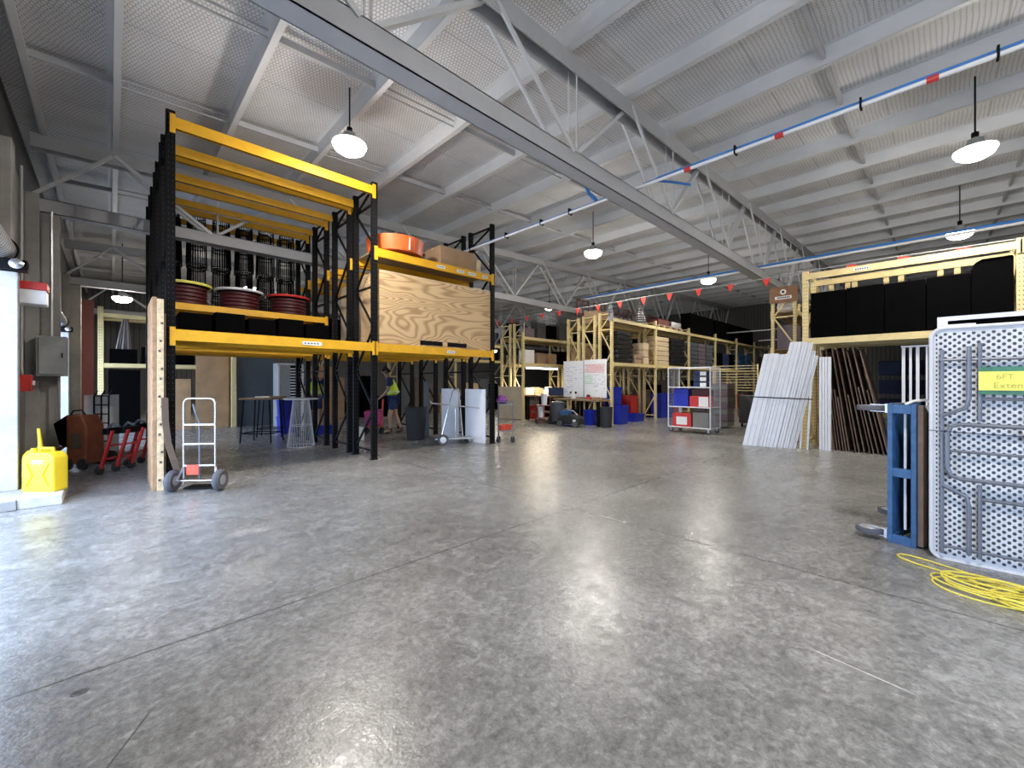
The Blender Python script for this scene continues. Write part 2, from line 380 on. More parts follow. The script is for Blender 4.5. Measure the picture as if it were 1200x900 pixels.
# bridging between purlins
for yt in (-8.2, -5.86, -1.22, 1.11, 5.75, 8.07, 12.7, 15.0, 19.7, 22.0):
    if yt < YR: continue
    mb = MB()
    for a, b in zip(PX, PX[1:]):
        if b > XF-.3: break
        za, zb = zr(a)-.13, zr(b)-.13
        if (PX.index(a)) % 2 == 0 or yt < 3: mb.bar((a+.02, yt, za), (b-.01, yt, zb), .05, .09)
        else: mb.bar((a+.02, yt, za+.05), (b-.01, yt, zb+.05), .02, .02); mb.bar((a+.02, yt, za-.05), (b-.01, yt, zb-.05), .02, .02)
    tag(mb.build('purlin_bridging', M['steel']), kind='structure')
# trusses
for yt in (-3.5, 3.43, 10.4, 17.4, 24.2):
    zb0, zb1 = 4.21, 4.44
    mb = MB(); mb.box(-.95, XF-.1, yt-.11, yt+.11, zb1-.012, zb1); mb.box(-.95, XF-.1, yt-.11, yt-.1, zb0, zb1); mb.box(-.95, XF-.1, yt+.1, yt+.11, zb0, zb1)
    mb.box(-.95, XF-.1, yt-.11, yt+.11, zb0, zb0+.012)
    root = mb.build('roof_truss', M['steel']); tag(root, kind='structure')
    mb = MB(); zt = lambda x: zr(x)-.25
    for dy in (-.11, .11):
        mb.bar((-.95, yt+dy*.9, zt(-.95)-.1), (XF-.1, yt+dy*.9, zt(XF-.1)-.1), .02, .22)
    mb.bar((-.95, yt, zt(-.95)-.016), (XF-.1, yt, zt(XF-.1)-.016), .2, .02)
    mb.build('top_chord', M['steel'], root)
    mb = MB(); nb = [1.47+2.87*i for i in range(-1, 11)]
    for x in nb:
        if x < -.9 or x > XF-1: continue
        for dy in (-.115, .115):
            if x-1.42 > -1: mb.bar((x-1.42, yt+dy, zt(x-1.42)-.06), (x, yt+dy, zb1-.03), .03, .055)
            mb.bar((x+.12, yt+dy*.6, zb1-.02), (x+.12, yt+dy*.6, zt(x)-.06), .016, .016)
        mb.bar((x+.1, yt, zb1-.02), (x+1.42, yt, zt(x+1.42)-.1), .09, .05)
    if True: mb.bar((-.95, yt-.1, zb1), (.02, yt-.1, zt(0)-.08), .05, .05)
    mb.build('web_members', M['alu'] if False else M['purlin'], root)
# roller door curtains rolled up above the openings
for i, ((a, b), lb) in enumerate(zip(DOORS[1:], ('near', 'far'))):
    t = thing('roller_door', 'rolled corrugated metal door curtain above the %s' % ('left doorway next to the white jamb' if i == 0 else 'second doorway further along the left wall'), 'roller door', (0, 0, 0))
    mb = MB(); mb.lathe([(.15, a), (.15, b+.1)], (-.97, 0, 3.0), 28, 'Y'); mb.build('curtain_roll', M['corr'], t, smooth=True)
    mb = MB(); mb.lathe([(.17, b+.10), (.17, b+.13)], (-.97, 0, 3.0), 28, 'Y'); mb.build('end_plate', M['black'], t)
    mb = MB(); mb.box(-1.0, -.72, b-.1, b+.08, 2.73, 2.86); mb.build('drive_box', M['black'], t, bev=.01); MB().lathe([(.02,b-.15),(.06,b-.14),(.06,b-.11),(.02,b-.1)], (-.8,0,2.8), 16, 'Y').build('sprocket', M['chrome'], t)
t = thing('door_motor_box', 'red and white box mounted beside the rolled door end on the left wall', 'box', (0, 0, 0))
MB().box(-.86, -.60, 8.02, 8.32, 2.40, 2.58).build('cover', M['white'], t, bev=.01)
MB().box(-.87, -.59, 8.01, 8.33, 2.58, 2.68).build('lid', M['red'], t, bev=.01)
MB().box(-1.0, -.86, 8.1, 8.2, 2.45, 2.6).build('bracket', M['alu'], t)
t = thing('electrical_cabinet', 'grey electrical cabinet fixed to the left wall column', 'cabinet', (0, 0, 0))
MB().box(-.86, -.52, 10.02, 10.3, 1.5, 2.15).build('cabinet_body', M['cab'], t, bev=.01)
MB().box(-.83, -.55, 10.0, 10.02, 1.53, 2.12).build('door', M['cab'], t, bev=.004)
mb = MB(); mb.box(-.58, -.565, 9.985, 10.0, 1.8, 1.88); mb.build('handle', M['black'], t)
mb = MB(); mb.tube([(-.70,10.15,2.15),(-.70,10.15,4.2)], .02); mb.tube([(-.62,10.15,1.5),(-.62,10.15,.7)], .014)
mb.build('conduit', M['alu'], t)
one('wall_conduit', MB().tube([(-.86,8.55,4.3),(-.86,8.55,1.6),(-.84,8.55,1.4)], .016), M['cab'], 'thin grey conduit running down the left wall above the red switch box', 'conduit')
t = thing('isolator_switch', 'small red switch box on the left wall beside the white jamb', 'switch', (0, 0, 0))
MB().box(-.9, -.76, 8.45, 8.62, 1.28, 1.5).build('switch_box', M['red'], t, bev=.01); MB().box(-.76, -.74, 8.5, 8.57, 1.36, 1.42).build('knob', M['white'], t, bev=.004)
t = thing('downpipe', 'white pipe running up the left wall by the second doorway', 'pipe', (0, 0, 0))
MB().tube([(-.84,11.6,.0),(-.84,11.6,2.6)], .055, 12).build('pipe', M['white'], t, smooth=True)
MB().lathe([(.07,1.2),(.07,1.26)], (-.84,11.6,0), 12).build('clip', M['alu'], t)

# lamps
def lamp(x, y, z, label, w=1.0, first=[]):
    if not first:
        t = thing('high_bay_lamp', label, 'lamp', (x, y, z), group='high bay lamps under the roof')
        mb = MB(); mb.lathe([(.04,.14),(.06,.13),(.07,.06),(.12,.045),(.168,.02),(.162,.0),(.12,.02),(.02,.035)], n=28); mb.build('housing', M['cab'], t, smooth=True)
        MB().lathe([(.02,-.115),(.09,-.10),(.145,-.06),(.168,-.01),(.162,.018)], n=28).build('lens', M['lens'], t, smooth=True)
        mb = MB(); mb.tube([(0,0,0),(0,0,1)], .008, 8); mb.tube([(0,0,0),(0,0,.07)], .03); mb.build('hanger', M['black'], t)
        l = D.lights.new('lamp_glow', 'AREA'); l.shape = 'DISK'; l.size = .3; l.energy = LAMP_W; l.color = (1, .93, .84)
        lo = D.objects.new('lamp_glow', l); COL.objects.link(lo); lo.location = (0, 0, -.125); lo.parent = t
        first.append(t)
    else: t = copy_thing(first[0], (x, y, z), label=label)
    g2 = D.lights.new('lens_glow', 'POINT') if 'lens_glow' not in D.lights else D.lights['lens_glow']
    if x == 2.6 and y == 6.22:
        g2.energy = GLOW_W; g2.color = (1, .94, .86); g2.shadow_soft_size = .12
        gl = D.objects.new('lens_glow', g2); COL.objects.link(gl); gl.location = (0, 0, -.22); gl.parent = t
    t.scale = (1.45, 1.45, 1.3)
    for c in t.children:
        if c.name.startswith('hanger'): c.location.z = .16; c.scale.z = (zr(x)-z+.02)/1.3-.16
        if (x > 12 or y > 12) and c.type == 'LIGHT':
            k = 'far_'+c.data.name.split('.')[0]
            if k not in D.lights: dd = c.data.copy(); dd.name = k; dd.energy *= .55
            c.data = D.lights[k]
    return t
for a in [(2.6, 6.22, 5.0, 'high bay lamp above the black and yellow rack'),
          (9.61, 6.68, 5.0, 'high bay lamp hanging in the middle of the ceiling above the aisle'),
          (9.63, -.39, 5.0, 'large bright high bay lamp at the upper right'),
          (14.7, -.35, 5.0, 'high bay lamp just above the black goods rack on the right'),
          (15.08, 5.64, 5.0, 'high bay lamp over the pennant line in the centre distance'),
          (20.66, 4.79, 5.0, 'high bay lamp behind the brown circle sign'),
          (.26, 17.9, 4.05, 'small lamp hanging above the yellow frame at the far left'),
          (3.87, 18.3, 5.0, 'high bay lamp hidden behind the black rack'),
          (9.1, 18.3, 5.0, 'high bay lamp hidden behind the plywood crate'),
          (19.5, 22.0, 3.65, 'far lamp glowing just right of the plywood crate'),
          (15.1, 13.0, 5.0, 'high bay lamp above the rear aisle'),
          (2.6, -.4, 5.0, 'high bay lamp near the entrance')]: lamp(*a)

# pipes, hose, pennants
t = thing('overhead_air_pipe', 'long white pipe with blue hose crossing the ceiling over the concrete floor', 'pipe', (0, 0, 0))
MB().tube([(6.03, YR+.1, 4.50), (6.03, 8.7, 4.50)], .024, 10).build('white_pipe', M['white'], t, smooth=True)
MB().tube([(6.07, YR+.1, 4.56), (6.07, 3.0, 4.56), (6.1, 3.3, 4.52), (6.1, 3.55, 4.50), (6.07, 3.9, 4.545), (6.07, 8.6, 4.545)], .016, 8).build('blue_hose', M['bluehose'], t, smooth=True)
MB().tube([(6.0, 4.1, 4.53), (5.85, 4.15, 4.62), (5.5, 4.0, 4.66)], .03, 8).build('hose_end', M['bluehose'], t, smooth=True)
MB().tube([(6.05, 3.25, 4.53), (6.3, 3.2, 4.66), (6.6, 3.0, 4.66), (6.75, 2.8, 4.6)], .02, 8).build('hose_loop', M['bluehose'], t, smooth=True)
for y in (.0, 1.35, 2.5): MB().lathe([(.036, y), (.036, y+.09)], (6.03, 0, 4.5), 12, 'Y').build('red_coupling', M['red'], t)
for y in (-.4, .6, 1.9, 4.7, 5.4, 6.4, 7.6): MB().box(6.0, 6.1, y, y+.02, 4.47, 4.58).build('clip', M['black'], t)
t2 = thing('distant_pipe', 'blue and white pipe crossing the ceiling above the pennant line', 'pipe', (0, 0, 0))
MB().tube([(12.72, YR+.1, 4.5), (12.72, 9.2, 4.5)], .03, 8).build('white_pipe', M['white'], t2, smooth=True)
MB().tube([(12.76, YR+.1, 4.57), (12.76, 9.2, 4.57)], .025, 8).build('blue_hose', M['bluehose'], t2, smooth=True)
one('steel_tie_pipe', MB().tube([(22.5, -3, 3.9), (22.5, 8.0, 3.9)], .03, 8), M['alu'], 'upper grey pipe crossing behind the brown circle sign', 'pipe')
one('steel_tie_pipe', MB().tube([(22.6, -3, 3.42), (22.6, 6.1, 3.42)], .025, 8), M['alu'], 'lower grey pipe crossing behind the brown circle sign', 'pipe')
t = thing('pennant_line', 'grey line of red triangular pennants strung across the aisle', 'bunting', (0, 0, 0))
MB().tube([(10.72, -2.2+i*.7, 3.775-.015*math.sin(i)) for i in range(21)], .011, 6).build('cord', M['cab'], t)
for k in range(-1, 18):
    y = -.29+.757*k; z = 3.765
    a = .085
    mb = MB(); mb.prism([(10.717, y-a, z), (10.717, y+a, z), (10.72+random.uniform(-.03,.03), y+random.uniform(-.015,.015), z-.20)], (.004, 0, 0)); mb.build('pennant', M['penn'], t)

# ---------------------------------------------------------------- racks
def rack(label, xs, d0, d1, H, levels, mp, mbm, axis='X', group=None, decks=True, name='pallet_rack', bh=.11, deckm=None, pw=.09, heights=None):
    P = (lambda a, b, z: (a, b, z)) if axis == 'X' else (lambda a, b, z: (b, a, z))
    t = thing(name, label, 'rack', P(xs[0], d0, 0), group=group); off = Vector(P(xs[0], d0, 0))
    def bx(mb, a0, a1, b0, b1, z0, z1):
        p = Vector(P(a0, b0, z0))-off; q = Vector(P(a1, b1, z1))-off
        mb.box(min(p.x,q.x), max(p.x,q.x), min(p.y,q.y), max(p.y,q.y), z0, z1)
    for i, x in enumerate(xs):
        h = heights[i] if heights else H
        for y in (d0, d1):
            s = 1 if y == d0 else -1
            mb = MB(); c = y+s*pw/2
            bx(mb, x-pw/2, x+pw/2, y+(0 if s > 0 else -.07), y+(.07 if s > 0 else 0), 0, h)
            bx(mb, x-pw/2-.015, x+pw/2+.015, y-(.01 if s > 0 else .08), y+(.08 if s > 0 else .01), 0, .012)
            o = P(x, y+s*.035, 0); mb.build('upright', mp, t, origin=tuple(Vector(o)-off))
        mb = MB(); z = .15; n = 0; A, B = d0+.05, d1-.05
        def pt(b, zz): return Vector(P(x, b, zz))-off
        mb.bar(pt(A, z), pt(B, z), .03, .035); 
        while z < h-.12:
            st = min(.75, h-.06-z)
            mb.bar(pt(A if n % 2 else B, z), pt(B if n % 2 else A, z+st), .03, .035)
            if n % 2: mb.bar(pt(A, z+st), pt(B, z+st), .03, .035)
            z += st; n += 1
        mb.bar(pt(A, h-.06), pt(B, h-.06), .03, .035)
        mb.build('frame_bracing', M['black'] if mp == M['blackpost'] else mbm, t)
    for i in range(len(xs)-1):
        lv = levels[i] if isinstance(levels[0], (list, tuple)) else levels
        for z in lv:
            dk = decks
            if z < 0: z = -z; dk = False
            for y in (d0, d1):
                s = -1 if y == d0 else 1
                mb = MB(); a0, a1 = xs[i]+pw/2, xs[i+1]-pw/2; yo, yi = y+s*.012, y-s*.035
                bx(mb, a0, a1, min(yo, yi), max(yo, yi), z-bh, z)
                bx(mb, a0, a1, min(y-s*.0, y-s*.05), max(y-s*.0, y-s*.05), z-bh, z-bh*.55)
                for a in (a0-.06, a1-.0): bx(mb, a, a+.06, min(y+s*.022, y), max(y+s*.022, y), z-bh-.07, z+.03)
                mb.build('beam', mbm, t)
            if dk:
                mb = MB(); bx(mb, xs[i]+.05, xs[i+1]-.05, d0+.055, d1-.055, z-.03, z-.008); mb.build('deck_board', deckm or M['deck'], t)
    return t
XS = [.57, 3.43, 6.28]
BR = 'black and yellow pallet racks on the left'
Lr = 'black upright pallet rack with yellow beams, '
rk1 = rack(Lr+'front row holding the plywood crate', XS, 7.1, 7.95, 5.02, [[2.11, -4.94], [2.11, 3.84]], M['blackpost'], M['yellow'], group=BR, bh=.15, pw=.1)
rack(Lr+'second row from the front', XS, 8.17, 9.0, 5.02, [[2.11, -4.94], [2.11, -3.84]], M['blackpost'], M['yellow'], group=BR, bh=.13, pw=.1)
rack(Lr+'third row carrying the round table tops', XS, 9.4, 10.2, 5.02, [[-2.13, 2.82, -4.94], [2.11, -3.84]], M['blackpost'], M['yellow'], group=BR, bh=.12, pw=.1)
rack(Lr+'rear row carrying the black wire bases', XS, 10.62, 11.42, 5.02, [[2.11, 2.82, -4.94], [2.11, -3.84]], M['blackpost'], M['yellow'], group=BR, bh=.12, pw=.1)
def lab(parent, x0, x1, y, z0, z1, facing=-1):
    o = MB().box(x0, x1, y-.002, y, z0, z1).build('label', M['paper'], parent)
    mb = MB(); n = 5
    for k in range(n): mb.box(x0+(x1-x0)*(.1+.16*k), x0+(x1-x0)*(.1+.16*k+.1), y-.003, y-.001, z0+(z1-z0)*.35, z0+(z1-z0)*.65)
    mb.build('lettering', M['ink'], o)
off1 = (.57, 7.1)
for x0, x1, z in ((2.2, 2.5, 2.03), (5.0, 5.2, 2.03), (4.75, 4.95, 3.76), (5.25, 5.45, 3.76), (5.55, 5.75, 3.76), (5.95, 6.1, 3.76)):
    lab(rk1, x0-off1[0], x1-off1[0], -.0225+.008, z-.03, z+.03)
YG = 'pale yellow pallet racks'
xs_long = [11.85+3.02*i for i in range(7)]
lv = [[2.06, 3.52]]*6
rG = rack('long pale yellow rack along the aisle with blue bins below', xs_long, 7.47, 8.0, 3.73, lv, M['creampost'], M['cream'], group=YG, pw=.1)
rack('middle pale yellow rack of the three behind the whiteboard', xs_long[:4], 8.13, 8.67, 3.68, [[2.06, 3.45]]*3, M['creampost'], M['cream'], group=YG)
rack('rear pale yellow rack of the three behind the whiteboard', xs_long[:4], 8.81, 9.34, 3.66, [[2.06, 3.40]]*3, M['creampost'], M['cream'], group=YG)
rI = rack('pale yellow rack with strip light over the work bench', [11.0, 13.9, 16.8, 19.7], 10.72, 11.25, 3.62, [[2.12, 3.1]]*3, M['creampost'], M['cream'], group=YG)
rack('pale yellow rack behind the work bench rack', [11.0, 13.9, 16.8, 19.7], 11.40, 11.95, 3.62, [[2.12, 3.1]]*3, M['creampost'], M['cream'], group=YG)
rH = rack('pale yellow rack with the brown circle sign at its end', [12.9+3.02*i for i in range(6)], 2.6, 3.17, 3.92, [[2.3, 3.3]]*5, M['creampost'], M['cream'], group=YG)
rR = rack('pale yellow rack on the right loaded with black goods', [1.98, -.93, -3.84], 10.6, 11.5, 3.75, [[2.33, -3.70], [2.33, -3.70]], M['creampost'], M['cream'], axis='Y', group=YG, bh=.13, pw=.1)
rack('pale yellow rack behind the right hand rack of black goods', [1.98, -.93, -3.84], 11.7, 12.5, 3.6, [[.75, 2.33, 3.35]]*2, M['creampost'], M['cream'], axis='Y', group=YG)
rack('pale yellow rack across the back beyond the black racks', [-.2, 2.75, 5.7, 8.65, 11.6, 14.6], 15.75, 16.6, 3.45, [[1.92, 3.28]]+[[2.5, 3.28]]*4, M['creampost'], M['cream'], group=YG, pw=.11)
# label on the right rack beam
o = MB().box(-.013, -.011, -.98+.0, -.72, 3.60, 3.66)
sg = MB().box(10.583-10.6, 10.586-10.6, -1.05, -.8, 3.605, 3.665).build('label', M['paper'], rR)
mb = MB()
for k in range(6): mb.box(10.5815-10.6, 10.584-10.6, -1.02+.035*k, -1.0+.035*k, 3.62, 3.65)
mb.build('lettering', M['ink'], sg)

# aisle signs
def plate(label, x, y, z0, z1, w, s, m=None):
    t = thing('aisle_sign', label, 'sign', (x, y, (z0+z1)/2), group='aisle signs on the rack ends')
    MB().box(-.01, .0, -w/2, w/2, -(z1-z0)/2, (z1-z0)/2).build('plate', m or M['sign'], t, bev=.003)
    if s: text('letter', s, M['ink'], t, (-.0125, 0, 0), (PI/2, 0, -PI/2), (z1-z0)*.75)
    return t
plate('small grey lettered sign plate on the post above the whiteboard', 11.78, 7.5, 3.42, 3.92, .17, 'F')
plate('small grey sign plate with the letter H on a yellow post', 10.93, 10.76, 3.25, 3.72, .22, 'H')
plate('narrow grey sign plate leftmost of the rack end signs', 10.93, 11.93, 3.1, 3.55, .18, '')
t = thing('circle_sign', 'brown board with a white ringed black dot and white label', 'sign', (12.84, 2.88, 3.72))
MB().box(-.02, 0, -.32, .32, -.2, .22).build('board', M['wood_sign'], t, bev=.004)
MB().lathe([(.07,-.026),(.07,-.02)], (0,0,.08), 24, 'X').build('ring', M['paper'], t)
MB().lathe([(.035,-.029),(.035,-.024)], (0,0,.08), 24, 'X').build('dot', M['ink'], t)
l_ = MB().box(-.024, -.02, -.19, .19, -.11, -.03).build('label', M['paper'], t)
mb = MB()
for k in range(7): mb.box(-.0255, -.0235, -.15+.042*k, -.12+.042*k, -.09, -.05)
mb.build('lettering', M['ink'], l_)

# ---------------------------------------------------------------- things on the black racks
t = thing('plywood_crate', 'large plywood crate on the upper deck of the black rack', 'crate', (3.53, 7.12, 2.11))
Lc = 2.68
MB().box(0, Lc, 0, .02, .0, 1.34).build('front_panel', M['crate'], t)
MB().box(0, Lc, .76, .78, .0, 1.34).build('back_panel', M['crate'], t)
for x in (0, Lc-.02): MB().box(x, x+.02, .02, .76, .0, 1.34).build('end_panel', M['crate'], t)
MB().box(0, Lc, 0, .78, 1.34, 1.36).build('lid', M['plypale'], t)
mb = MB()
for a, b in ((.85, 1.38), (1.5, 2.0)): mb.box(a, b, -.004, .0, .03, .12)
mb.build('fork_slot', M['black'], t)
t = thing('round_bin_ring', 'shallow orange round tub on top of the plywood crate shelf', 'tub', (4.08, 7.55, 3.9))
mb = MB(); mb.lathe([(.50,.0),(.53,.0),(.56,.28),(.545,.28),(.52,.02)], n=40); mb.build('tub_wall', M['orange'], t, smooth=True)
MB().lathe([(.30,-.0),(.34,-.06),(.34,-.08)], (0,0,.03), 24).build('base', M['black'], t)
MB().box(-.012, .012, -.556, -.535, .02, .25).build('seam', M['paper'], t)
def carton(name, label, x, y, z, sx, sy, sz, m=None, group=None, rz=0, tape=True, cat='box', bev=.01):
    t = thing(name, label, cat, (x, y, z), rz, group)
    MB().box(-sx/2, sx/2, -sy/2, sy/2, 0, sz).build('box_body', m or M['card'], t, bev=bev)
    if tape:
        mb = MB(); mb.box(-sx/2-.002, sx/2+.002, -.03, .03, sz-.06, sz+.002); mb.build('tape', M['tape'], t)
    return t
carton('cardboard_box', 'brown cardboard carton beside the orange tub on the top shelf', 5.42, 7.55, 3.86, .95, .6, .42)
carton('cardboard_box', 'smaller brown carton at the right end of the top shelf', 5.98, 7.5, 3.86, .12, .5, .3, M['plypale'])
carton('plywood_box', 'tall pale plywood box behind the large crate', 3.95, 8.6, 2.11, .85, .6, 1.3, M['plypale'], tape=False)
carton('plywood_box', 'pale plywood box on the second rack row', 5.0, 8.6, 2.11, .9, .6, 1.2, M['plypale'], tape=False)
# round table tops
def rtop(i, x, y, z, rim, label):
    t = thing('round_table_top_stack', label, 'table tops', (x, y, z), group='stacked round table tops')
    mb = MB()
    for k in range(5): mb.lathe([(.33,.07*k),(.34,.07*k+.01),(.34,.07*k+.05),(.33,.07*k+.06)], n=36)
    mb.build('lower_tops', M['maroon'], t, smooth=True)
    MB().lathe([(.30,.36),(.385,.36),(.40,.375),(.385,.39),(.3,.392)], n=40).build('underside', M['black'], t, smooth=True)
    mb = MB(); mb.tube([(.40*math.cos(2*PI*k/40), .40*math.sin(2*PI*k/40), .378) for k in range(40)], .026, 8, True); mb.build('rim', rim, t, smooth=True)
rtop(0, .99, 9.8, 2.83, M['signy'], 'stack of round table tops with yellow rim, leftmost')
rtop(1, 1.86, 9.8, 2.83, M['white'], 'stack of round table tops with white rim')
rtop(2, 2.76, 9.8, 2.83, M['red'], 'stack of round table tops with red rim')
rtop(3, 3.0, 9.62, 2.83, M['maroon'], 'stack of round table tops with dark red rim') if False else None
# black wire table bases in two layers
def wire_base(t, m, h=1.04, rb=.30, rt=.19, n=20, wr=.005):
    mb = MB()
    for k in range(n):
        a = 2*PI*k/n; mb.tube([(rb*math.cos(a), rb*math.sin(a), .01), (rt*math.cos(a), rt*math.sin(a), h)], wr, 4)
    mb.build('upright_wires', m, t)
    for z, r in ((.01, rb), (h*.45, rb+(rt-rb)*.45), (h, rt)):
        mb = MB(); mb.tube([(r*math.cos(2*PI*k/28), r*math.sin(2*PI*k/28), z) for k in range(28)], wr*1.5, 5, True); mb.build('hoop', m, t)
def wb_thing(x, y, z, label):
    t = thing('wire_table_base', label, 'table base', (x, y, z), group='black wire table bases on the rear rack'); wire_base(t, M['black'], 1.0, .178, .15, 24, .007); return t
w0 = None; 
for lvl in (0, 1):
    for r_, y in enumerate((10.84, 11.20)):
        for k in range(6):
            x = .86+.43*k+.05*r_
            lb = 'black wire table base in the %s layer of the rear rack' % ('upper' if lvl else 'lower')
            if w0 is None: w0 = wb_thing(x, y, 2.83, lb)
            else: copy_thing(w0, (x, y, 2.83+1.02*lvl), label=lb)
# dark cases on lower deck of black racks (left bay)
for k in range(5):
    carton('dark_case', 'black case on the deck behind the wide yellow beam, %s from the left' % ('first','second','third','fourth','fifth')[k], .98+.47*k, 8.6, 2.11, .42, .6, .40+.05*(k % 2), M['blackm'], 'dark cases above the wide yellow beam', tape=False, cat='case')
for k in range(3): carton('dark_case', 'dark case stored low on the rear black rack', 3.9+.8*k, 11.0, 2.11, .7, .6, .9, M['blackm'], 'dark cases on the rear rack', tape=False, cat='case')

# worn timber panels standing against left end of the rack
t = thing('timber_panel_stack', 'tall worn timber panels standing at the left end of the black rack', 'panel', (.38, 7.02, 0))
MB().box(0, .045, 0, .95, 0, 2.5).build('outer_panel', M['timberw'], t, bev=.004)
MB().box(.047, .115, -.01, .9, 0, 2.48).build('speckled_panel', M['timberf'], t, bev=.004)
MB().box(.117, .139, .02, .9, .05, 2.3).build('dark_panel', M['timberd'], t, bev=.004)
mb = MB()
for k in range(12): mb.box(.06+.012*(k % 3), .075+.012*(k % 3)+.01, -.014, -.009, .12+.18*k+.05*(k % 2), .15+.18*k+.05*(k % 2))
mb.build('knots', M['timberd'], t)
pts = [(.50,6.98,1.2),(.505,6.96,.9),(.53,6.93,.62),(.58,6.88,.4),(.62,6.88,.25),(.66,6.86,.16)]
mb = MB()
for p, q in zip(pts, pts[1:]):
    mb.add([(p[0]-.035,p[1],p[2]),(p[0]+.035,p[1]-.01,p[2]),(q[0]+.035,q[1]-.01,q[2]),(q[0]-.035,q[1],q[2]),(p[0]-.03,p[1]-.01,p[2]),(p[0]+.035,p[1]-.02,p[2]),(q[0]+.035,q[1]-.02,q[2]),(q[0]-.03,q[1]-.01,q[2])],
           [(0,1,2,3),(7,6,5,4),(0,4,5,1),(1,5,6,2),(2,6,7,3),(3,7,4,0)])
one('brown_strap', mb, M['strap'], 'wide brown strap curving down beside the hand truck', 'strap')

# hand truck
A_R = math.atan2(-.696, .718)      # rotation that turns local x into the camera's right direction
t = thing('hand_truck', 'chrome hand truck with two black tyres standing in front of the black rack', 'hand truck', (.83, 6.70, 0), A_R+.12)
mb = MB()
arc = [(-.19,.0,.08),(-.19,.0,1.12)]+[(-.19+.07*(1-math.cos(a)), 0, 1.12+.07*math.sin(a)) for a in [PI/8*i for i in range(1,5)]]
arc += [(.19-.07+.07*math.sin(a), 0, 1.12+.07*math.cos(a)) for a in [PI/8*i for i in range(0,5)]]+[(.19,0,.08)]
mb.tube(arc, .013, 10); mb.build('frame', M['chrome'], t, smooth=True)
for z in (.32, .60, .85): MB().bar((-.19,0,z), (.19,0,z), .03, .02).build('crossbar', M['alu'], t)
mb = MB(); mb.tube([(.0,0,.1),(.0,0,.88),(-.03,-.03,1.0),(-.06,-.03,1.12)], .011, 8); mb.build('centre_bar', M['legs'], t)
MB().box(-.15, .0, -.02, .0, .20, .33).build('red_plate', M['orangered'], t, bev=.005)
MB().box(-.2, .2, .0, .2, .015, .03).build('toe_plate', M['black'], t)
MB().tube([(-.3,-.06,.135),(.3,-.06,.135)], .01).build('axle', M['chrome'], t)
for s in (-1, 1):
    w = MB(); x = s*.28
    w.lathe([(.07,-.035),(.115,-.042),(.135,-.02),(.138,0),(.135,.02),(.115,.042),(.07,.035)], (x,-.06,.138), 28, 'X'); w_ = w.build('wheel', M['tread'], t, smooth=True)
    MB().lathe([(.02,-.045),(.065,-.037),(.07,0),(.065,.037),(.02,.045)], (x,-.06,.138), 20, 'X').build('hub', M['alu'], w_, smooth=True)
    MB().bar((s*.19,0,.3), (x-s*.04,-.06,.14), .02, .02).build('axle_stay', M['alu'], t)

# jerry can on kerb
t = thing('jerry_can', 'yellow plastic jerry can on the low concrete block by the doorway', 'jerry can', (-.56, 7.40, .115), A_R)
prof = [(-.19,0),(.19,0),(.19,.40),(.15,.46),(-.12,.46),(-.19,.40)]
MB().prism([(x, -.085, z) for x, z in prof], (0, .17, 0)).build('can_body', M['jerry'], t, bev=.02)
mb = MB(); mb.bar((-.13,-.088,.33),(-.06,-.088,.2),.02); mb.bar((.13,-.088,.33),(.06,-.088,.2),.02); mb.bar((-.13,-.088,.07),(-.06,-.088,.2),.02); mb.bar((.13,-.088,.07),(.06,-.088,.2),.02)
mb.build('embossed_ribs', M['jerry'], t, bev=.004)
MB().tube([(-.05,0,.45),(-.05,0,.50),(.10,0,.50),(.10,0,.45)], .017, 8).build('handle', M['jerry'], t, smooth=True)
MB().lathe([(.03,.455),(.03,.50)], (-.13,0,0), 14).build('cap', M['jerry'], t)
l_ = MB().box(-.06, .06, -.0875, -.086, .33, .37).build('label', M['paper'], t)
MB().box(-.045, .045, -.0885, -.087, .345, .355).build('lettering', M['ink'], l_)
t = thing('jerry_can', 'second yellow can with a spout standing behind the front jerry can', 'jerry can', (-.62, 7.66, .115), A_R)
MB().prism([(x*.85, -.06, z) for x, z in prof], (0, .12, 0)).build('can_body', M['jerry'], t, bev=.02)
MB().tube([(0,0,.46),(.0,0,.53),(-.02,0,.72)], [.03,.02,.014], 10).build('spout', M['jerry'], t, smooth=True)

# orange machine
t = thing('floor_sweeper', 'dull orange upright floor machine with black bag by the left wall', 'machine', (-.36, 9.7, 0), A_R); t.scale = (.72, .72, .78)
MB().prism([(-.1,-.2,.12),(.34,-.2,.12),(.34,-.2,.9),(.2,-.2,1.12),(-.1,-.2,1.12)], (0,.42,0)).build('machine_body', M['rust'], t, bev=.03)
MB().prism([(-.42,-.18,.95),(-.1,-.18,1.14),(-.08,-.18,.45),(-.28,-.18,.5)], (0,.3,0)).build('black_bag', M['blackm'], t, bev=.03)
MB().tube([(-.2,.0,1.12),(-.15,0,1.2),(.05,0,1.22),(.12,0,1.12)], .018, 8).build('handle', M['rubber'], t, smooth=True)
for x in (-.05, .28): MB().lathe([(.11,-.24),(.12,-.2)], (x,0,.12), 20, 'Y').build('wheel', M['rubber'], t)
MB().box(.0,.24,-.215,-.2,.45,.75).build('front_panel', M['strap'], t, bev=.01)
MB().tube([(-.45,-.1,.35),(-.1,-.15,.55),(.0,-.15,.5)], .035, 8).build('hose', M['rust'], t, smooth=True)
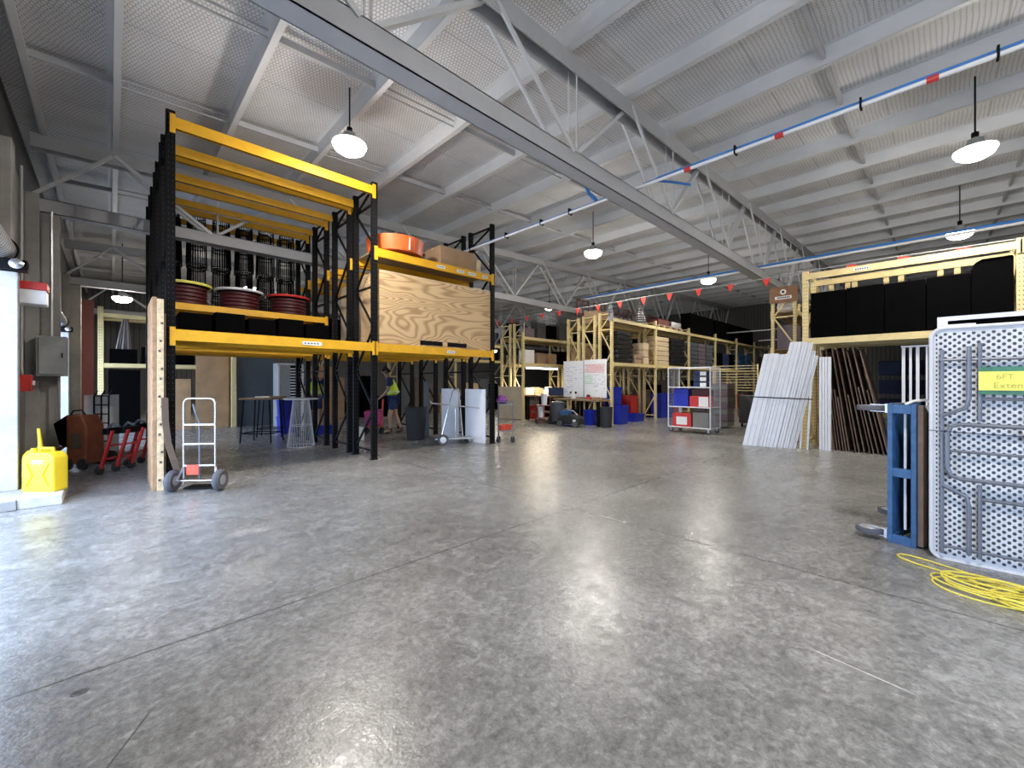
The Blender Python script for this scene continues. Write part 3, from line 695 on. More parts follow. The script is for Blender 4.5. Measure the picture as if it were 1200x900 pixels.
# white-blue panel and black ladder-like truck
one('leaning_white_panel', MB().prism([(-.38,11.6,.0),(.12,11.6,.0),(.12,11.72,1.15),(-.38,11.72,1.15)], (0,.03,0)), M['whitegl'], 'pale bluish panel standing behind the black step truck at the left', 'panel')
t = thing('black_step_truck', 'black ladder framed hand truck in front of the pale bluish panel', 'hand truck', (-.12, 10.3, 0), A_R)
mb = MB()
for x in (-.13, .0, .13): mb.tube([(x,0,.1),(x,0,1.15),(x,.06,1.25)], .013, 6)
mb.build('frame', M['black'], t)
mb = MB()
for k in range(7): mb.bar((-.13,0,.2+.16*k),(.13,0,.2+.16*k),.02,.02)
mb.build('rungs', M['black'], t)
for s in (-1,1): MB().lathe([(.08,-.03),(.1,-.02),(.1,.02),(.08,.03)], (s*.2,-.03,.1), 18, 'X').build('wheel', M['rubber'], t)
MB().box(-.15,.15,-.18,0,.01,.03).build('toe_plate', M['black'], t)
# red trolleys
def red_trolley(x, y, label, first=[]):
    if first: return copy_thing(first[0], (x, y, 0), label=label)
    t = thing('red_hand_trolley', label, 'trolley', (x, y, 0), A_R, group='red trolleys leaning in a row')
    for dx in (0, .0): pass
    MB().bar((-.04,0,.08),(.12,.02,.66),.05,.03).build('frame_bar', M['red'], t, bev=.004)
    MB().bar((-.04,.26,.08),(.12,.28,.66),.05,.03).build('frame_bar', M['red'], t, bev=.004)
    mb = MB(); 
    for f in (.25, .6): mb.bar((-.04+.16*f,0,.08+.58*f),(-.04+.16*f,.28,.08+.58*f),.025)
    mb.build('cross_tube', M['red'], t)
    MB().box(.0,.1,-.03,.3,.60,.70).build('head_block', M['black'], t, bev=.02)
    MB().tube([(-.02,.1,.7),(.04,.1,.76),(.14,.1,.72)], .022, 8).build('grip', M['tread'], t, smooth=True)
    for dy in (0,.26): MB().lathe([(.045,-.03),(.06,-.02),(.06,.02),(.045,.03)], (-.06,dy,.06), 16, 'X').build('wheel', M['rubber'], t)
    first.append(t); return t
red_trolley(-.08, 8.85, 'red trolley leaning, leftmost beside the orange machine')
red_trolley(.10, 8.95, 'red trolley leaning, in the middle of the row')
red_trolley(.24, 9.4, 'red trolley leaning, nearest the tall timber panels')

# ---------------------------------------------------------------- under the black racks
def sheet(name, label, x0, x1, y, z1, m, th=.03, cat='panel', z0=0, group=None):
    return one(name, MB().box(x0, x1, y, y+th, z0, z1), m, label, cat, group, bev=.003)
sheet('plywood_sheet', 'light brown plywood sheet standing behind the hand truck', 1.83, 2.66, 15.5, 2.2, M['ply'])
sheet('plywood_sheet', 'short brown board left of the tall plywood sheet', 1.25, 1.72, 15.55, 1.5, M['ply'])
sheet('grey_partition_panel', 'plain slate grey panel standing right of the plywood sheet', 2.86, 3.95, 15.45, 2.48, M['greyp'])
sheet('plywood_sheet', 'plywood sheet seen between the black posts', 4.9, 5.75, 14.9, 1.95, M['ply'])
one('timber_post', MB().box(2.70, 2.82, 15.3, 15.42, 0, 2.5), M['cream'], 'pale yellow timber post between plywood and grey panel', 'post', bev=.005)
t = thing('louvred_cabinet', 'white framed cabinet with a louvred door below the yellow beam', 'cabinet', (3.72, 14.3, 0))
MB().box(0,.75,0,.5,0,2.0).build('cabinet_body', M['cab'], t, bev=.01)
mb = MB(); mb.box(0,.75,-.02,0,1.95,2.0); mb.box(0,.05,-.02,0,0,2.0); mb.box(.7,.75,-.02,0,0,2.0); mb.build('frame', M['white'], t)
mb = MB()
for k in range(13): mb.bar((.36,-.02,.75+.09*k),(.68,-.02,.75+.09*k),.02,.04)
mb.build('louvres', M['white'], t)
MB().box(.36,.69,-.008,0,.7,1.93).build('door_recess', M['black'], t)
# blue bins near the cabinet
def bin_(x, y, z, sx, sy, sz, m, label, group=None, name='plastic_bin', rz=0):
    t = thing(name, label, 'bin', (x, y, z), rz, group)
    mb = MB(); a, b = .92, 1
    lo = [(-sx/2*a,-sy/2*a,0),(sx/2*a,-sy/2*a,0),(sx/2*a,sy/2*a,0),(-sx/2*a,sy/2*a,0)]; hi = [(-sx/2,-sy/2,sz),(sx/2,-sy/2,sz),(sx/2,sy/2,sz),(-sx/2,sy/2,sz)]
    inn = [(p[0]*.93,p[1]*.93,sz) for p in hi]; inb = [(p[0]*.9,p[1]*.9,.03) for p in lo]
    mb.add(lo+hi+inn+inb, [(0,3,2,1),(0,1,5,4),(1,2,6,5),(2,3,7,6),(3,0,4,7),(4,5,9,8),(5,6,10,9),(6,7,11,10),(7,4,8,11),(8,9,13,12),(9,10,14,13),(10,11,15,14),(11,8,12,15),(12,13,14,15)])
    mb.build('bin_shell', m, t)
    mb = MB()
    for s in (-1,1): mb.box(-sx/2-.012, sx/2+.012, s*(sy/2+.006)-.008, s*(sy/2+.006)+.008, sz-.04, sz); mb.box(s*(sx/2+.006)-.008, s*(sx/2+.006)+.008, -sy/2, sy/2, sz-.04, sz)
    mb.build('rim', m, t)
    return t
bin_(3.55, 12.6, 0, .5, .4, .45, M['bluebin'], 'blue bin on the floor behind the white wire table, bottom')
bin_(3.55, 12.6, .46, .5, .4, .45, M['bluebin'], 'blue bin stacked on another behind the white wire table')
bin_(4.1, 11.63, 0, .7, .25, .22, M['bluebin'], 'low blue tray behind the white wire table')
bin_(4.3, 9.9, 0, .3, .3, .3, M['white'], 'small white bucket between the black posts')
# white wire cocktail table
t = thing('wire_cocktail_table', 'white round topped bar table on a tapered white wire base', 'table', (2.98, 9.62, 0)) if False else thing('wire_cocktail_table', 'white round topped bar table on a tapered white wire base', 'table', (3.0, 9.75, 0))
wire_base(t, M['white'], 1.02, .27, .16, 26, .004)
MB().lathe([(.33,1.02),(.35,1.03),(.35,1.05),(.33,1.055)], n=36).build('tabletop', M['white'], t, smooth=True)
def bar_table(x, y, sx, sy, rz, label, h=1.04):
    t = thing('bar_table', label, 'table', (x, y, 0), rz)
    MB().box(-sx/2, sx/2, -sy/2, sy/2, h-.04, h).build('tabletop', M['shelfwood'], t, bev=.004)
    for i in (-1,1):
        for j in (-1,1): MB().bar((i*(sx/2-.08), j*(sy/2-.06), h-.04), (i*(sx/2-.02), j*(sy/2-.02), 0), .022).build('leg', M['black'], t)
    mb = MB(); z = .22; f = .045
    for j in (-1,1): mb.bar((-(sx/2-f), j*(sy/2-f+.01), z), (sx/2-f, j*(sy/2-f+.01), z), .02)
    for i in (-1,1): mb.bar((i*(sx/2-f), -(sy/2-f+.01), z), (i*(sx/2-f), sy/2-f+.01, z), .02)
    mb.build('foot_rail', M['black'], t)
    return t
bar_table(2.55, 11.05, .75, .55, A_R, 'wood topped bar table on black splayed legs left of the white wire table')
one('folded_cloth', MB().box(2.42,2.68,10.95,11.15,1.04,1.07), M['paper'], 'folded white cloth on the wood topped bar table', 'cloth', bev=.01)
bar_table(2.98, 12.0, .6, .5, A_R+.3, 'second bar table with black legs behind the first')
# dark goods along the back rack
G5 = ['dark covered goods on the back rack', 'boxes stored on the back rack']
rn = random.Random(3)
for bay, (x0, n) in enumerate(((-.1, 4), (2.9, 4), (5.8, 4), (8.8, 4), (11.8, 4))):
    for k in range(n):
        w = 2.6/n; m = rn.choice([M['blackm'], M['card'], M['greyp'], M['timberd'], M['blackm'], M['plypale']]) if bay else M['blackm']
        z = 1.92 if bay == 0 else 2.5
        carton('stored_box', 'stored box on the upper level of the far back rack', x0+w*(k+.55), 16.15, z, w*.88, .6, .35+.25*rn.random(), m, 'stored boxes on the upper level of the back rack', tape=False)
        if bay >= 1: carton('stored_box', 'stored case standing on the floor level of the back rack', x0+w*(k+.55), 16.2, 0, w*.9, .6, .8+.9*rn.random(), m, 'stored cases on the floor of the back rack', tape=False)
for k in range(6):
    one('leaning_pole', MB().bar((.05+.08*k, 15.9, 1.92), (.25+.02*k, 16.2, 3.2), .03), M['timberd'] if k % 2 else M['alu'], 'dark and silver poles leaning in the yellow frame at the far left', 'pole', 'poles leaning in the far left frame')
sheet('dark_cupboard', 'black tall cupboard below the far left yellow frame', -.05, .6, 15.7, 1.75, M['blackm'], th=.5, cat='cupboard')
one('red_column', MB().box(-.98,-.45,21.5,21.8,0,4.4), M['brickred'], 'dull red steel column near the far left wall', 'column')

# person & clothing
def skinmesh(name, pts, edges, radii, m, parent, sub=2):
    me = D.meshes.new(name); me.from_pydata([tuple(p) for p in pts], edges, []); me.update()
    o = D.objects.new(name, me); COL.objects.link(o); me.materials.append(m); o.parent = parent
    bm = bmesh.new(); bm.from_mesh(me); ly = bm.verts.layers.skin.verify()
    for v, r in zip(bm.verts, radii):
        v[ly].radius = (r, r) if not isinstance(r, tuple) else r
        v[ly].use_root = (v.index == 0)
    bm.to_mesh(me); bm.free()
    o.modifiers.new('skin', 'SKIN').use_smooth_shade = True
    s = o.modifiers.new('sub', 'SUBSURF'); s.levels = sub; s.render_levels = sub
    return o
def person(label, loc, rz, arms, stoop=.0):
    # local frame: faces +x; y is to the person's left
    t = thing('person', label, 'person', loc, rz)
    s = stoop
    J = dict(pel=(0,0,.98), wst=(.02,0,1.12), chs=(.06+s*.5,0,1.36), nck=(.09+s,0,1.52), hd0=(.13+s*1.2,0,1.60), hd1=(.15+s*1.3,0,1.70), hd2=(.13+s*1.3,0,1.78))
    for k, sg in (('L',1),('R',-1)):
        f = .10 if k == 'L' else -.12
        J['hip'+k] = (0,sg*.10,.94); J['kn'+k] = (.04+f*.7,sg*.11,.52); J['an'+k] = (-.04+f*1.3,sg*.11,.10); J['to'+k] = (.12+f*1.3,sg*.12,.05)
        J['sh'+k] = (.06+s*.8,sg*.19,1.46)
        J['el'+k], J['wr'+k], J['ha'+k] = arms[k]
    names = list(J); R = dict(pel=(.15,.12), wst=(.14,.11), chs=(.16,.12), nck=.055, hd0=.07, hd1=.088, hd2=.072)
    for k in 'LR': R.update({'hip'+k:.088,'kn'+k:.058,'an'+k:.04,'to'+k:.035,'sh'+k:.06,'el'+k:.043,'wr'+k:.028,'ha'+k:.034})
    E = [('pel','wst'),('wst','chs'),('chs','nck'),('nck','hd0'),('hd0','hd1'),('hd1','hd2')]
    for k in 'LR': E += [('pel','hip'+k),('hip'+k,'kn'+k),('kn'+k,'an'+k),('an'+k,'to'+k),('chs','sh'+k),('sh'+k,'el'+k),('el'+k,'wr'+k),('wr'+k,'ha'+k)]
    pts = [J[n] for n in names]; rad = [R[n] for n in names]
    # fingers
    for k, sg in (('L',1),('R',-1)):
        h = Vector(J['ha'+k]); w = Vector(J['wr'+k]); d = (h-w).normalized(); side = Vector((0,1,0)); dn = Vector((0,0,-1))
        for q in range(4):
            o = h+side*(q-1.5)*.02; names.append('f'); pts.append(tuple(o+d*.04)); rad.append(.010); names.append('f'); pts.append(tuple(o+d*(.065-.005*abs(q-1.5))+dn*.02)); rad.append(.008)
            E.append((len(pts)-2, len(pts)-1)); E.append(('ha'+k, len(pts)-2))
        pts.append(tuple(h-side*sg*.035+d*.02)); rad.append(.011); names.append('f'); pts.append(tuple(h-side*sg*.04+d*.05)); rad.append(.009); names.append('f')
        E.append(('wr'+k, len(pts)-2)); E.append((len(pts)-2, len(pts)-1))
    ix = lambda n: n if isinstance(n, int) else names.index(n)
    skinmesh('body', pts, [(ix(a), ix(b)) for a, b in E], rad, M['skin'], t)
    def sub(nm, keys, ed, rr, m): return skinmesh(nm, [J[k] if isinstance(k, str) else k for k in keys], ed, rr, m, t)
    mid = lambda a, b, f: tuple(Vector(J[a]).lerp(Vector(J[b]), f))
    sub('shirt', ['chs','wst','pel',mid('chs','nck',.5),'shL',mid('shL','elL',.75),'shR',mid('shR','elR',.75)], [(0,1),(1,2),(0,3),(0,4),(4,5),(0,6),(6,7)], [(.175,.13),(.155,.125),(.16,.13),.09,.078,.066,.078,.066], M['navy'])
    v = sub('hi_vis_vest', ['chs','wst',mid('wst','pel',.6),mid('chs','nck',.45),mid('chs','shL',.75),mid('chs','shR',.75)], [(0,1),(1,2),(0,3),(0,4),(0,5)], [(.235,.19),(.21,.18),(.20,.17),.10,.10,.10], M['lime'])
    mb = MB(); c = Vector(J['wst'])
    mb.tube([(c.x+.0+.165*math.cos(2*PI*k/24), .19*math.sin(2*PI*k/24), c.z+.02) for k in range(24)], .018, 6, True); mb.build('reflective_band', M['refl'], t)
    sub('shorts', ['pel','hipL',mid('hipL','knL',.75),'hipR',mid('hipR','knR',.75)], [(0,1),(1,2),(0,3),(3,4)], [(.165,.135),.112,.09,.112,.09], M['navy'])
    for k in 'LR':
        a, o = Vector(J['an'+k]), Vector(J['to'+k])
        sub('boot', [tuple(a+Vector((0,0,.08))), tuple(a+Vector((-.01,0,-.05))), tuple(o+Vector((0,0,-.005)))], [(0,1),(1,2)], [.052,.05,.044], M['strap'])
    hx = Vector(J['hd1'])
    skinmesh('hair', [tuple(hx+Vector((-.03,0,.045))), tuple(hx+Vector((.02,0,.075))), tuple(hx+Vector((-.06,0,-.02)))], [(0,1),(0,2)], [.092,.075,.06], M['hair'], t, 2)
    skinmesh('beard', [tuple(hx+Vector((.055,0,-.075))), tuple(hx+Vector((.02,0,-.085)))], [(0,1)], [.045,.05], M['hair'], t, 2)
    mb = MB(); mb.lathe([(.004,-.01),(.016,0),(.012,.03),(.004,.045)], (hx.x+.092, 0, hx.z-.035), 8); mb.build('nose', M['skin'], t, smooth=True)
    mb = MB()
    for sg in (-1,1): mb.lathe([(.003,-.008),(.008,-.003),(.008,.003),(.003,.008)], (hx.x+.078, sg*.032, hx.z+.008), 8, 'X')
    mb.build('eyes', M['ink'], t)
    MB().box(hx.x+.085, hx.x+.094, -.022, .022, hx.z-.062, hx.z-.054).build('mouth', M['maroon'], t)
    for sg in (-1,1): MB().lathe([(.004,-.01),(.025,-.006),(.025,.006),(.004,.01)], (hx.x-.005, sg*.088, hx.z-.01), 12, 'Y').build('ear', M['skin'], t, smooth=True)
    return t
AW = math.atan2(.696, -.718)       # facing the camera's left
person('person in a yellow hi-vis vest and dark shorts pushing a pink cart', (5.58, 10.42, 0), AW+.25,
       {'L': ((.14,.27,1.20),(.30,.24,1.02),(.37,.23,.97)), 'R': ((.14,-.25,1.20),(.30,-.22,1.02),(.37,-.21,.97))}, .05)
person('person in a yellow hi-vis vest mostly hidden behind the black rack posts', (4.05, 12.0, 0), AW-1.2,
       {'L': ((.0,.27,1.18),(.08,.27,.95),(.1,.26,.87)), 'R': ((.0,-.27,1.18),(.08,-.27,.95),(.1,-.26,.87))})
t = thing('pink_cart', 'pink cleaning cart with a paper sheet pushed by the person in the vest', 'cart', (5.18, 10.78, 0), AW+.25)
MB().prism([(-.2,-.24,.25),(.2,-.24,.22),(.24,-.26,.62),(-.24,-.26,.66)], (0,.5,0)).build('cart_tub', M['pink'], t, bev=.03)
mb = MB(); mb.tube([(-.2,-.22,.2),(-.24,-.22,.93),(-.24,.22,.93),(-.2,.22,.2)], .014, 8); mb.tube([(-.24,-.2,.2),(.24,-.2,.2),(.24,.2,.2),(-.24,.2,.2)], .014, 8, True); mb.build('frame', M['orangered'], t)
MB().box(-.1,.1,-.05,-.03,.62,.92).build('paper_sheet', M['paper'], t); MB().box(.0,.12,.0,.02,.62,.9).build('black_board', M['black'], t)
for i in (-.2,.2):
    for j in (-.18,.18): MB().lathe([(.05,-.02),(.07,-.015),(.07,.015),(.05,.02)], (i,j,.07), 16, 'Y').build('wheel', M['rubber'], t)
mb = MB()
for i in (-.2,.2):
    for j in (-.18,.18): mb.box(i-.015,i+.015,j-.03,j+.03,.07,.21)
mb.build('castor_fork', M['black'], t)
# A frame trolley
t = thing('a_frame_trolley', 'silver A-frame panel trolley with one grey wheel in the right bay', 'trolley', (5.62, 7.72, 0), A_R+.25)
B_ = lambda *a: mb.tube(*a)
MB().box(-.42,.42,-.16,.16,.115,.145).build('base', M['alu'], t, bev=.006)
mb = MB(); mb.tube([(-.28,-.05,.14),(-.03,-.02,1.17),(.02,.0,1.24),(.08,0,1.24),(.13,.02,1.17),(.22,.05,.14)], .014, 8); mb.build('a_frame', M['chrome'], t, smooth=True)
MB().tube([(.06,.12,.14),(.06,.1,.80)], .012).build('rear_leg', M['chrome'], t)
MB().tube([(-.52,-.03,.98),(-.5,-.03,.93),(.62,-.03,.80),(.63,-.03,.86)], .014).build('side_arm', M['alu'], t)
w_ = MB().lathe([(.06,-.02),(.11,-.025),(.12,0),(.11,.025),(.06,.02)], (-.25,-.2,.12), 24, 'Y').build('wheel', M['tread'], t, smooth=True)
MB().lathe([(.01,-.03),(.07,-.022),(.07,.022),(.01,.03)], (-.25,-.2,.12), 18, 'Y').build('hub', M['white'], w_, smooth=True)
MB().lathe([(.03,-.02),(.05,-.015),(.05,.015),(.03,.02)], (.3,-.05,.05), 16, 'Y').build('castor', M['rubber'], t)
MB().lathe([(.03,-.02),(.05,-.015),(.05,.015),(.03,.02)], (.3,.1,.05), 16, 'Y').build('castor', M['rubber'], t)
mb = MB(); mb.box(.28,.32,-.06,.11,.05,.12); mb.build('castor_fork', M['black'], t)
# white panels in the end bay
one('white_table_panel', MB().box(6.12,6.15,7.2,7.93,0,1.24), M['whitegl'], 'white panel standing in the right end frame, nearest the aisle', 'panel', 'white panels in the right end frame', bev=.004)
one('white_table_panel', MB().box(6.12,6.15,8.22,8.93,0,1.24), M['whitegl'], 'white panel standing behind the second pair of black posts', 'panel', 'white panels in the right end frame', bev=.004)
one('narrow_white_board', MB().box(6.36,6.39,7.96,8.12,0,1.26), M['white'], 'narrow white board between the white panels', 'board', bev=.004)
one('grey_board', MB().box(5.85,5.88,9.12,9.33,0,1.42), M['greyp'], 'grey board leaning behind the silver A-frame trolley', 'board', bev=.004)
t = thing('black_drum_bin', 'dark round bin behind the silver A-frame trolley', 'bin', (5.35, 8.9, 0))
mb = MB(); mb.lathe([(.2,0),(.26,.75),(.27,.76),(.27,.79),(.25,.79),(.24,.74),(.19,.03)], n=24); mb.build('bin_shell', M['rubber'], t, smooth=True)
# service cart beside right end
t = thing('service_cart', 'thin metal service cart right of the black rack end', 'cart', (6.72, 7.15, 0), A_R)
for i in (-.17,.17):
    for j in (-.2,.2): MB().tube([(i,j,.1),(i,j,.95)], .011).build('leg', M['legs'], t)
for z in (.28,.90): MB().box(-.18,.18,-.21,.21,z-.015,z).build('shelf', M['legs'], t)
mb = MB(); mb.tube([(.17,-.2,.95),(.17,.2,.95)], .01); mb.tube([(-.17,-.2,.95),(-.17,.2,.95)], .01); mb.tube([(-.17,-.2,.95),(.17,-.2,.95)], .008); mb.build('rail', M['legs'], t)
for i in (-.17,.17):
    for j in (-.2,.2): MB().lathe([(.03,-.012),(.05,-.01),(.05,.01),(.03,.012)], (i,j,.05), 14, 'Y').build('castor', M['rubber'], t)
c_ = one('cloth_bundle', MB().lathe([(.06,0),(.13,.03),(.14,.08),(.10,.14),(.09,.17),(.04,.2)], (6.63,7.18,.9), 12), M['purple'], 'purple and white cloth bundle on the service cart', 'cloth', smooth=True)
bin_(6.68, 7.12, .28, .24, .2, .12, M['orangered'], 'small red tray on the lower shelf of the service cart')

# ---------------------------------------------------------------- workbench, whiteboard area
one('plywood_end_panel', MB().box(10.88,10.92,10.70,11.99,.02,1.24), M['plypale'], 'pale plywood board closing the rack end beside the bench', 'panel', bev=.004)
t = thing('work_bench', 'long dark work bench under the strip light', 'bench', (11.1, 9.45, 0))
MB().box(0,.75,0,1.22,.88,.93).build('worktop', M['shelfwood'], t, bev=.004)
for x in (.05,.7):
    for y in (.05,1.17): MB().box(x-.03,x+.03,y-.03,y+.03,0,.88).build('leg', M['black'], t)
MB().box(.05,.7,.1,1.12,.3,.33).build('shelf', M['timberd'], t)
t = thing('work_bench', 'bench inside the rack bay lit by the strip light', 'bench', (11.1, 10.74, 0))
MB().box(0,2.7,0,.5,.88,.93).build('worktop', M['shelfwood'], t); 
for x in (.1,2.6):
    for y in (.05,.45): MB().box(x-.03,x+.03,y-.03,y+.03,0,.88).build('leg', M['black'], t)
rn = random.Random(5)
for k in range(9):
    carton('small_box', 'small pale box on the lit bench', 11.35+.27*k, 10.98, .93, .2, .25, .14+.16*rn.random(), rn.choice([M['paper'], M['plypale'], M['white'], M['paper']]), 'small pale boxes on the lit bench', tape=False, bev=.004)
bin_(11.6, 9.35+.3, .93, .35, .5, .28, M['navy'], 'dark blue bag-like tub at the near end of the bench', rz=.2)
for k in range(2): carton('red_box', 'red box standing on the floor under the lit bench', 11.7+.45*k, 11.0, 0, .3, .35, .5, M['red'], 'red boxes under the lit bench', tape=False)
one('dark_cupboard', MB().box(12.5,13.55,10.82,11.2,0,.87), M['blackm'], 'black cupboard under the lit bench', 'cupboard')
t = thing('strip_light', 'glowing strip light over the work bench', 'light', (12.05, 10.73, 1.93))
MB().box(-.9,.9,-.05,.05,.02,.08).build('housing', M['white'], t, bev=.005)
MB().tube([(-.88,0,.0),(.88,0,.0)], .022, 10).build('tube', M['tubel'], t, smooth=True)
la = D.lights.new('tube_glow', 'AREA'); la.shape = 'RECTANGLE'; la.size = 1.7; la.size_y = .05; la.energy = 45; la.color = (1,.86,.62)
lo = D.objects.new('tube_glow', la); COL.objects.link(lo); lo.location = (0,0,-.03); lo.parent = t
# goods in the bench racks
rn = random.Random(9)
for r_, y in (('front', 10.98), ('rear', 11.68)):
    for b in range(3):
        for k in range(4):
            for z in (2.12, 3.1):
                m = rn.choice([M['card'], M['blackm'], M['timberd'], M['paper'], M['lilac']]) if z < 3 else rn.choice([M['blackm'], M['blackm'], M['lilac'], M['dark']])
                carton('stored_box', 'mixed box on the %s shelf of the rack over the bench' % ('lower' if z < 3 else 'upper'), 11.42+2.9*b+.66*k, y, z, .5, .36, .3+.35*rn.random(), m, 'boxes on the rack over the bench', tape=False)
t = thing('wire_cage', 'white wire basket on top of the rack over the bench', 'basket', (12.6, 10.98, 3.66))
t.location.z = 3.10+.66
mb = MB()
for k in range(6): mb.box(-.3+.12*k-.006,-.3+.12*k+.006,-.2,-.188,0,.4); mb.box(-.3+.12*k-.006,-.3+.12*k+.006,.188,.2,0,.4)
for z in (0,.2,.4): mb.tube([(-.3,-.2,z),(.3,-.2,z),(.3,.2,z),(-.3,.2,z)], .012, 5, True)
mb.build('wire_frame', M['white'], t)
# whiteboard in two panels
t = thing('whiteboard', 'two panel whiteboard with red and green handwriting on the rack ends', 'whiteboard', (11.74, 8.52, .88))
MB().box(-.02,0,.02,.90,0,1.27).build('board_panel', M['whitegl'], t, bev=.003); MB().box(-.02,0,-.90,.0,0,1.29).build('board_panel', M['whitegl'], t, bev=.003)
mb = MB(); mb.box(-.03,0,.0,.02,0,1.28); mb.build('joint_strip', M['legs'], t)
rn = random.Random(2)
def scrib(nm, m, y0, y1, z0, z1, rows, den):
    mb = MB()
    for r in range(rows):
        z = z1-(z1-z0)*(r+.5)/rows; y = y1
        while y > y0:
            L = rn.uniform(.02,.07)
            if rn.random() < den: mb.bar((-.022, y, z+rn.uniform(-.012,.012)), (-.022, max(y0, y-L), z+rn.uniform(-.012,.012)), .003, .014)
            y -= L+.012
    mb.build(nm, m, t)
scrib('red_writing', M['mr'], -.82, -.04, .84, 1.14, 9, .95); scrib('green_writing', M['mg'], -.36, -.04, .45, .78, 7, .95)
scrib('blue_writing', M['mb'], -.85, -.4, .2, .8, 8, .35); scrib('blue_writing', M['mb'], .5, .86, .15, 1.1, 12, .6); scrib('faint_notes', M['mb'], .08, .45, .6, 1.1, 5, .25)
# two tables in front of whiteboard
def heavy_table(x, y, sy, label, h=.85):
    t = thing('packing_table', label, 'table', (x, y, 0))
    MB().box(-.3,.3,-sy/2,sy/2,h-.06,h).build('tabletop', M['shelfwood'], t, bev=.004)
    for i in (-.24,.24):
        for j in (-1,1): MB().box(i-.04,i+.04,j*(sy/2-.08)-.04,j*(sy/2-.08)+.04,0,h-.06).build('leg', M['black'], t)
    return t
heavy_table(11.25, 7.85, .95, 'dark legged packing table with the red tool in front of the whiteboard')
heavy_table(11.3, 8.85, .9, 'dark legged packing table with the white dispenser in front of the whiteboard')
t = thing('dispenser', 'white dispenser with black rollers on the packing table', 'dispenser', (11.25, 8.62, .85))
MB().lathe([(.07,0),(.08,.02),(.07,.2),(.05,.22)], n=16).build('dispenser_body', M['white'], t, smooth=True)
for s in (-1,1): MB().lathe([(.02,-.02),(.04,-.015),(.04,.015),(.02,.02)], (0,s*.1,.2), 12, 'X').build('roller', M['black'], t)
MB().tube([(0,-.1,.2),(0,.1,.2)], .012).build('roller_axle', M['black'], t)
t = thing('tape_gun', 'red tape gun on the packing table', 'tool', (11.2, 7.95, .85))
MB().box(-.06,.06,-.1,.08,0,.07).build('tool_body', M['red'], t, bev=.015); MB().lathe([(.03,-.03),(.06,-.03),(.06,.03),(.03,.03)], (0,.02,.09), 16, 'X').build('tape_roll', M['maroon'], t)
carton('small_box', 'small brown box beside the red tape gun', 11.2, 7.68, .85, .18, .22, .07, M['card'], tape=False)
t = thing('waste_bin', 'black round waste bin at the foot of the yellow post', 'bin', (11.05, 7.2, 0))
MB().lathe([(.17,0),(.2,.6),(.21,.6),(.21,.63),(.195,.63),(.19,.58),(.16,.03)], n=24).build('bin_shell', M['rubber'], t, smooth=True)
# floor scrubber / vacuum machines
t = thing('vacuum_machine', 'low black wet vacuum machine with blue top under the packing tables', 'vacuum', (10.52, 8.15, 0), .1)
MB().prism([(-.22,-.4,.08),(-.22,.4,.08),(-.22,.38,.32),(-.22,-.1,.4),(-.22,-.38,.3)], (.44,0,0)).build('machine_body', M['rubber'], t, bev=.04)
MB().box(-.15,.15,.05,.36,.33,.5).build('blue_lid', M['blue'], t, bev=.03)
MB().tube([(-.1,.3,.45),(-.15,.1,.56),(-.1,-.15,.5),(-.1,-.3,.38)], .02, 8).build('hose', M['alu'], t, smooth=True)
for y in (-.28,.28): MB().lathe([(.06,-.02),(.09,-.015),(.09,.015),(.06,.02)], (-.24,y,.09), 18, 'X').build('wheel', M['tread'], t)
l_ = MB().box(-.226,-.222,-.3,-.2,.16,.24).build('label', M['paper'], t)
bin_(11.27, 7.95, 0, .3, .3, .5, M['bluebin'], 'blue bin behind the black vacuum machine')
bin_(11.3, 8.85, 0, .3, .45, .48, M['bluebin'], 'blue bin behind the grey bin trolley')
t = thing('bucket_trolley', 'small trolley carrying white buckets in front of the whiteboard', 'trolley', (10.62, 9.42, 0), A_R)
for z in (.2,.62): MB().box(-.25,.25,-.2,.2,z-.02,z).build('shelf', M['brickred'], t)
for i in (-.24,.24):
    for j in (-.19,.19): MB().tube([(i,j,.08),(i,j,.9)], .013).build('leg', M['brickred'], t)
for i in (-.24,.24):
    for j in (-.19,.19): MB().lathe([(.03,-.012),(.05,-.01),(.05,.01),(.03,.012)], (i,j,.05), 14, 'Y').build('castor', M['rubber'], t)
for i, (x, y, z, h) in enumerate(((10.65, 9.40, .62, .38), (10.57, 9.48, .2, .36))):
    t = thing('white_bucket', 'white bucket on the %s shelf of the small trolley' % ('top' if i == 0 else 'lower'), 'bucket', (x, y, z))
    MB().lathe([(.09,0),(.11,h),(.12,h),(.12,h-.03),(.1,h-.03)], n=18).build('bucket_body', M['white'], t, smooth=True); MB().lathe([(.118,h),(.118,h+.015)], n=18).build('lid', M['white'], t)
t = thing('wheelie_bin', 'dark grey bin with black wheels right of the small trolley', 'bin', (10.72, 8.86, 0))
MB().lathe([(.2,.1),(.25,.7),(.26,.7),(.26,.74),(.05,.78)], n=20).build('bin_shell', M['greybin'] if False else M['greyp'], t, smooth=True)
for s in (-1,1): MB().lathe([(.09,-.03),(.13,-.02),(.13,.02),(.09,.03)], (-.12,s*.2,.13), 20, 'X').build('wheel', M['rubber'], t)

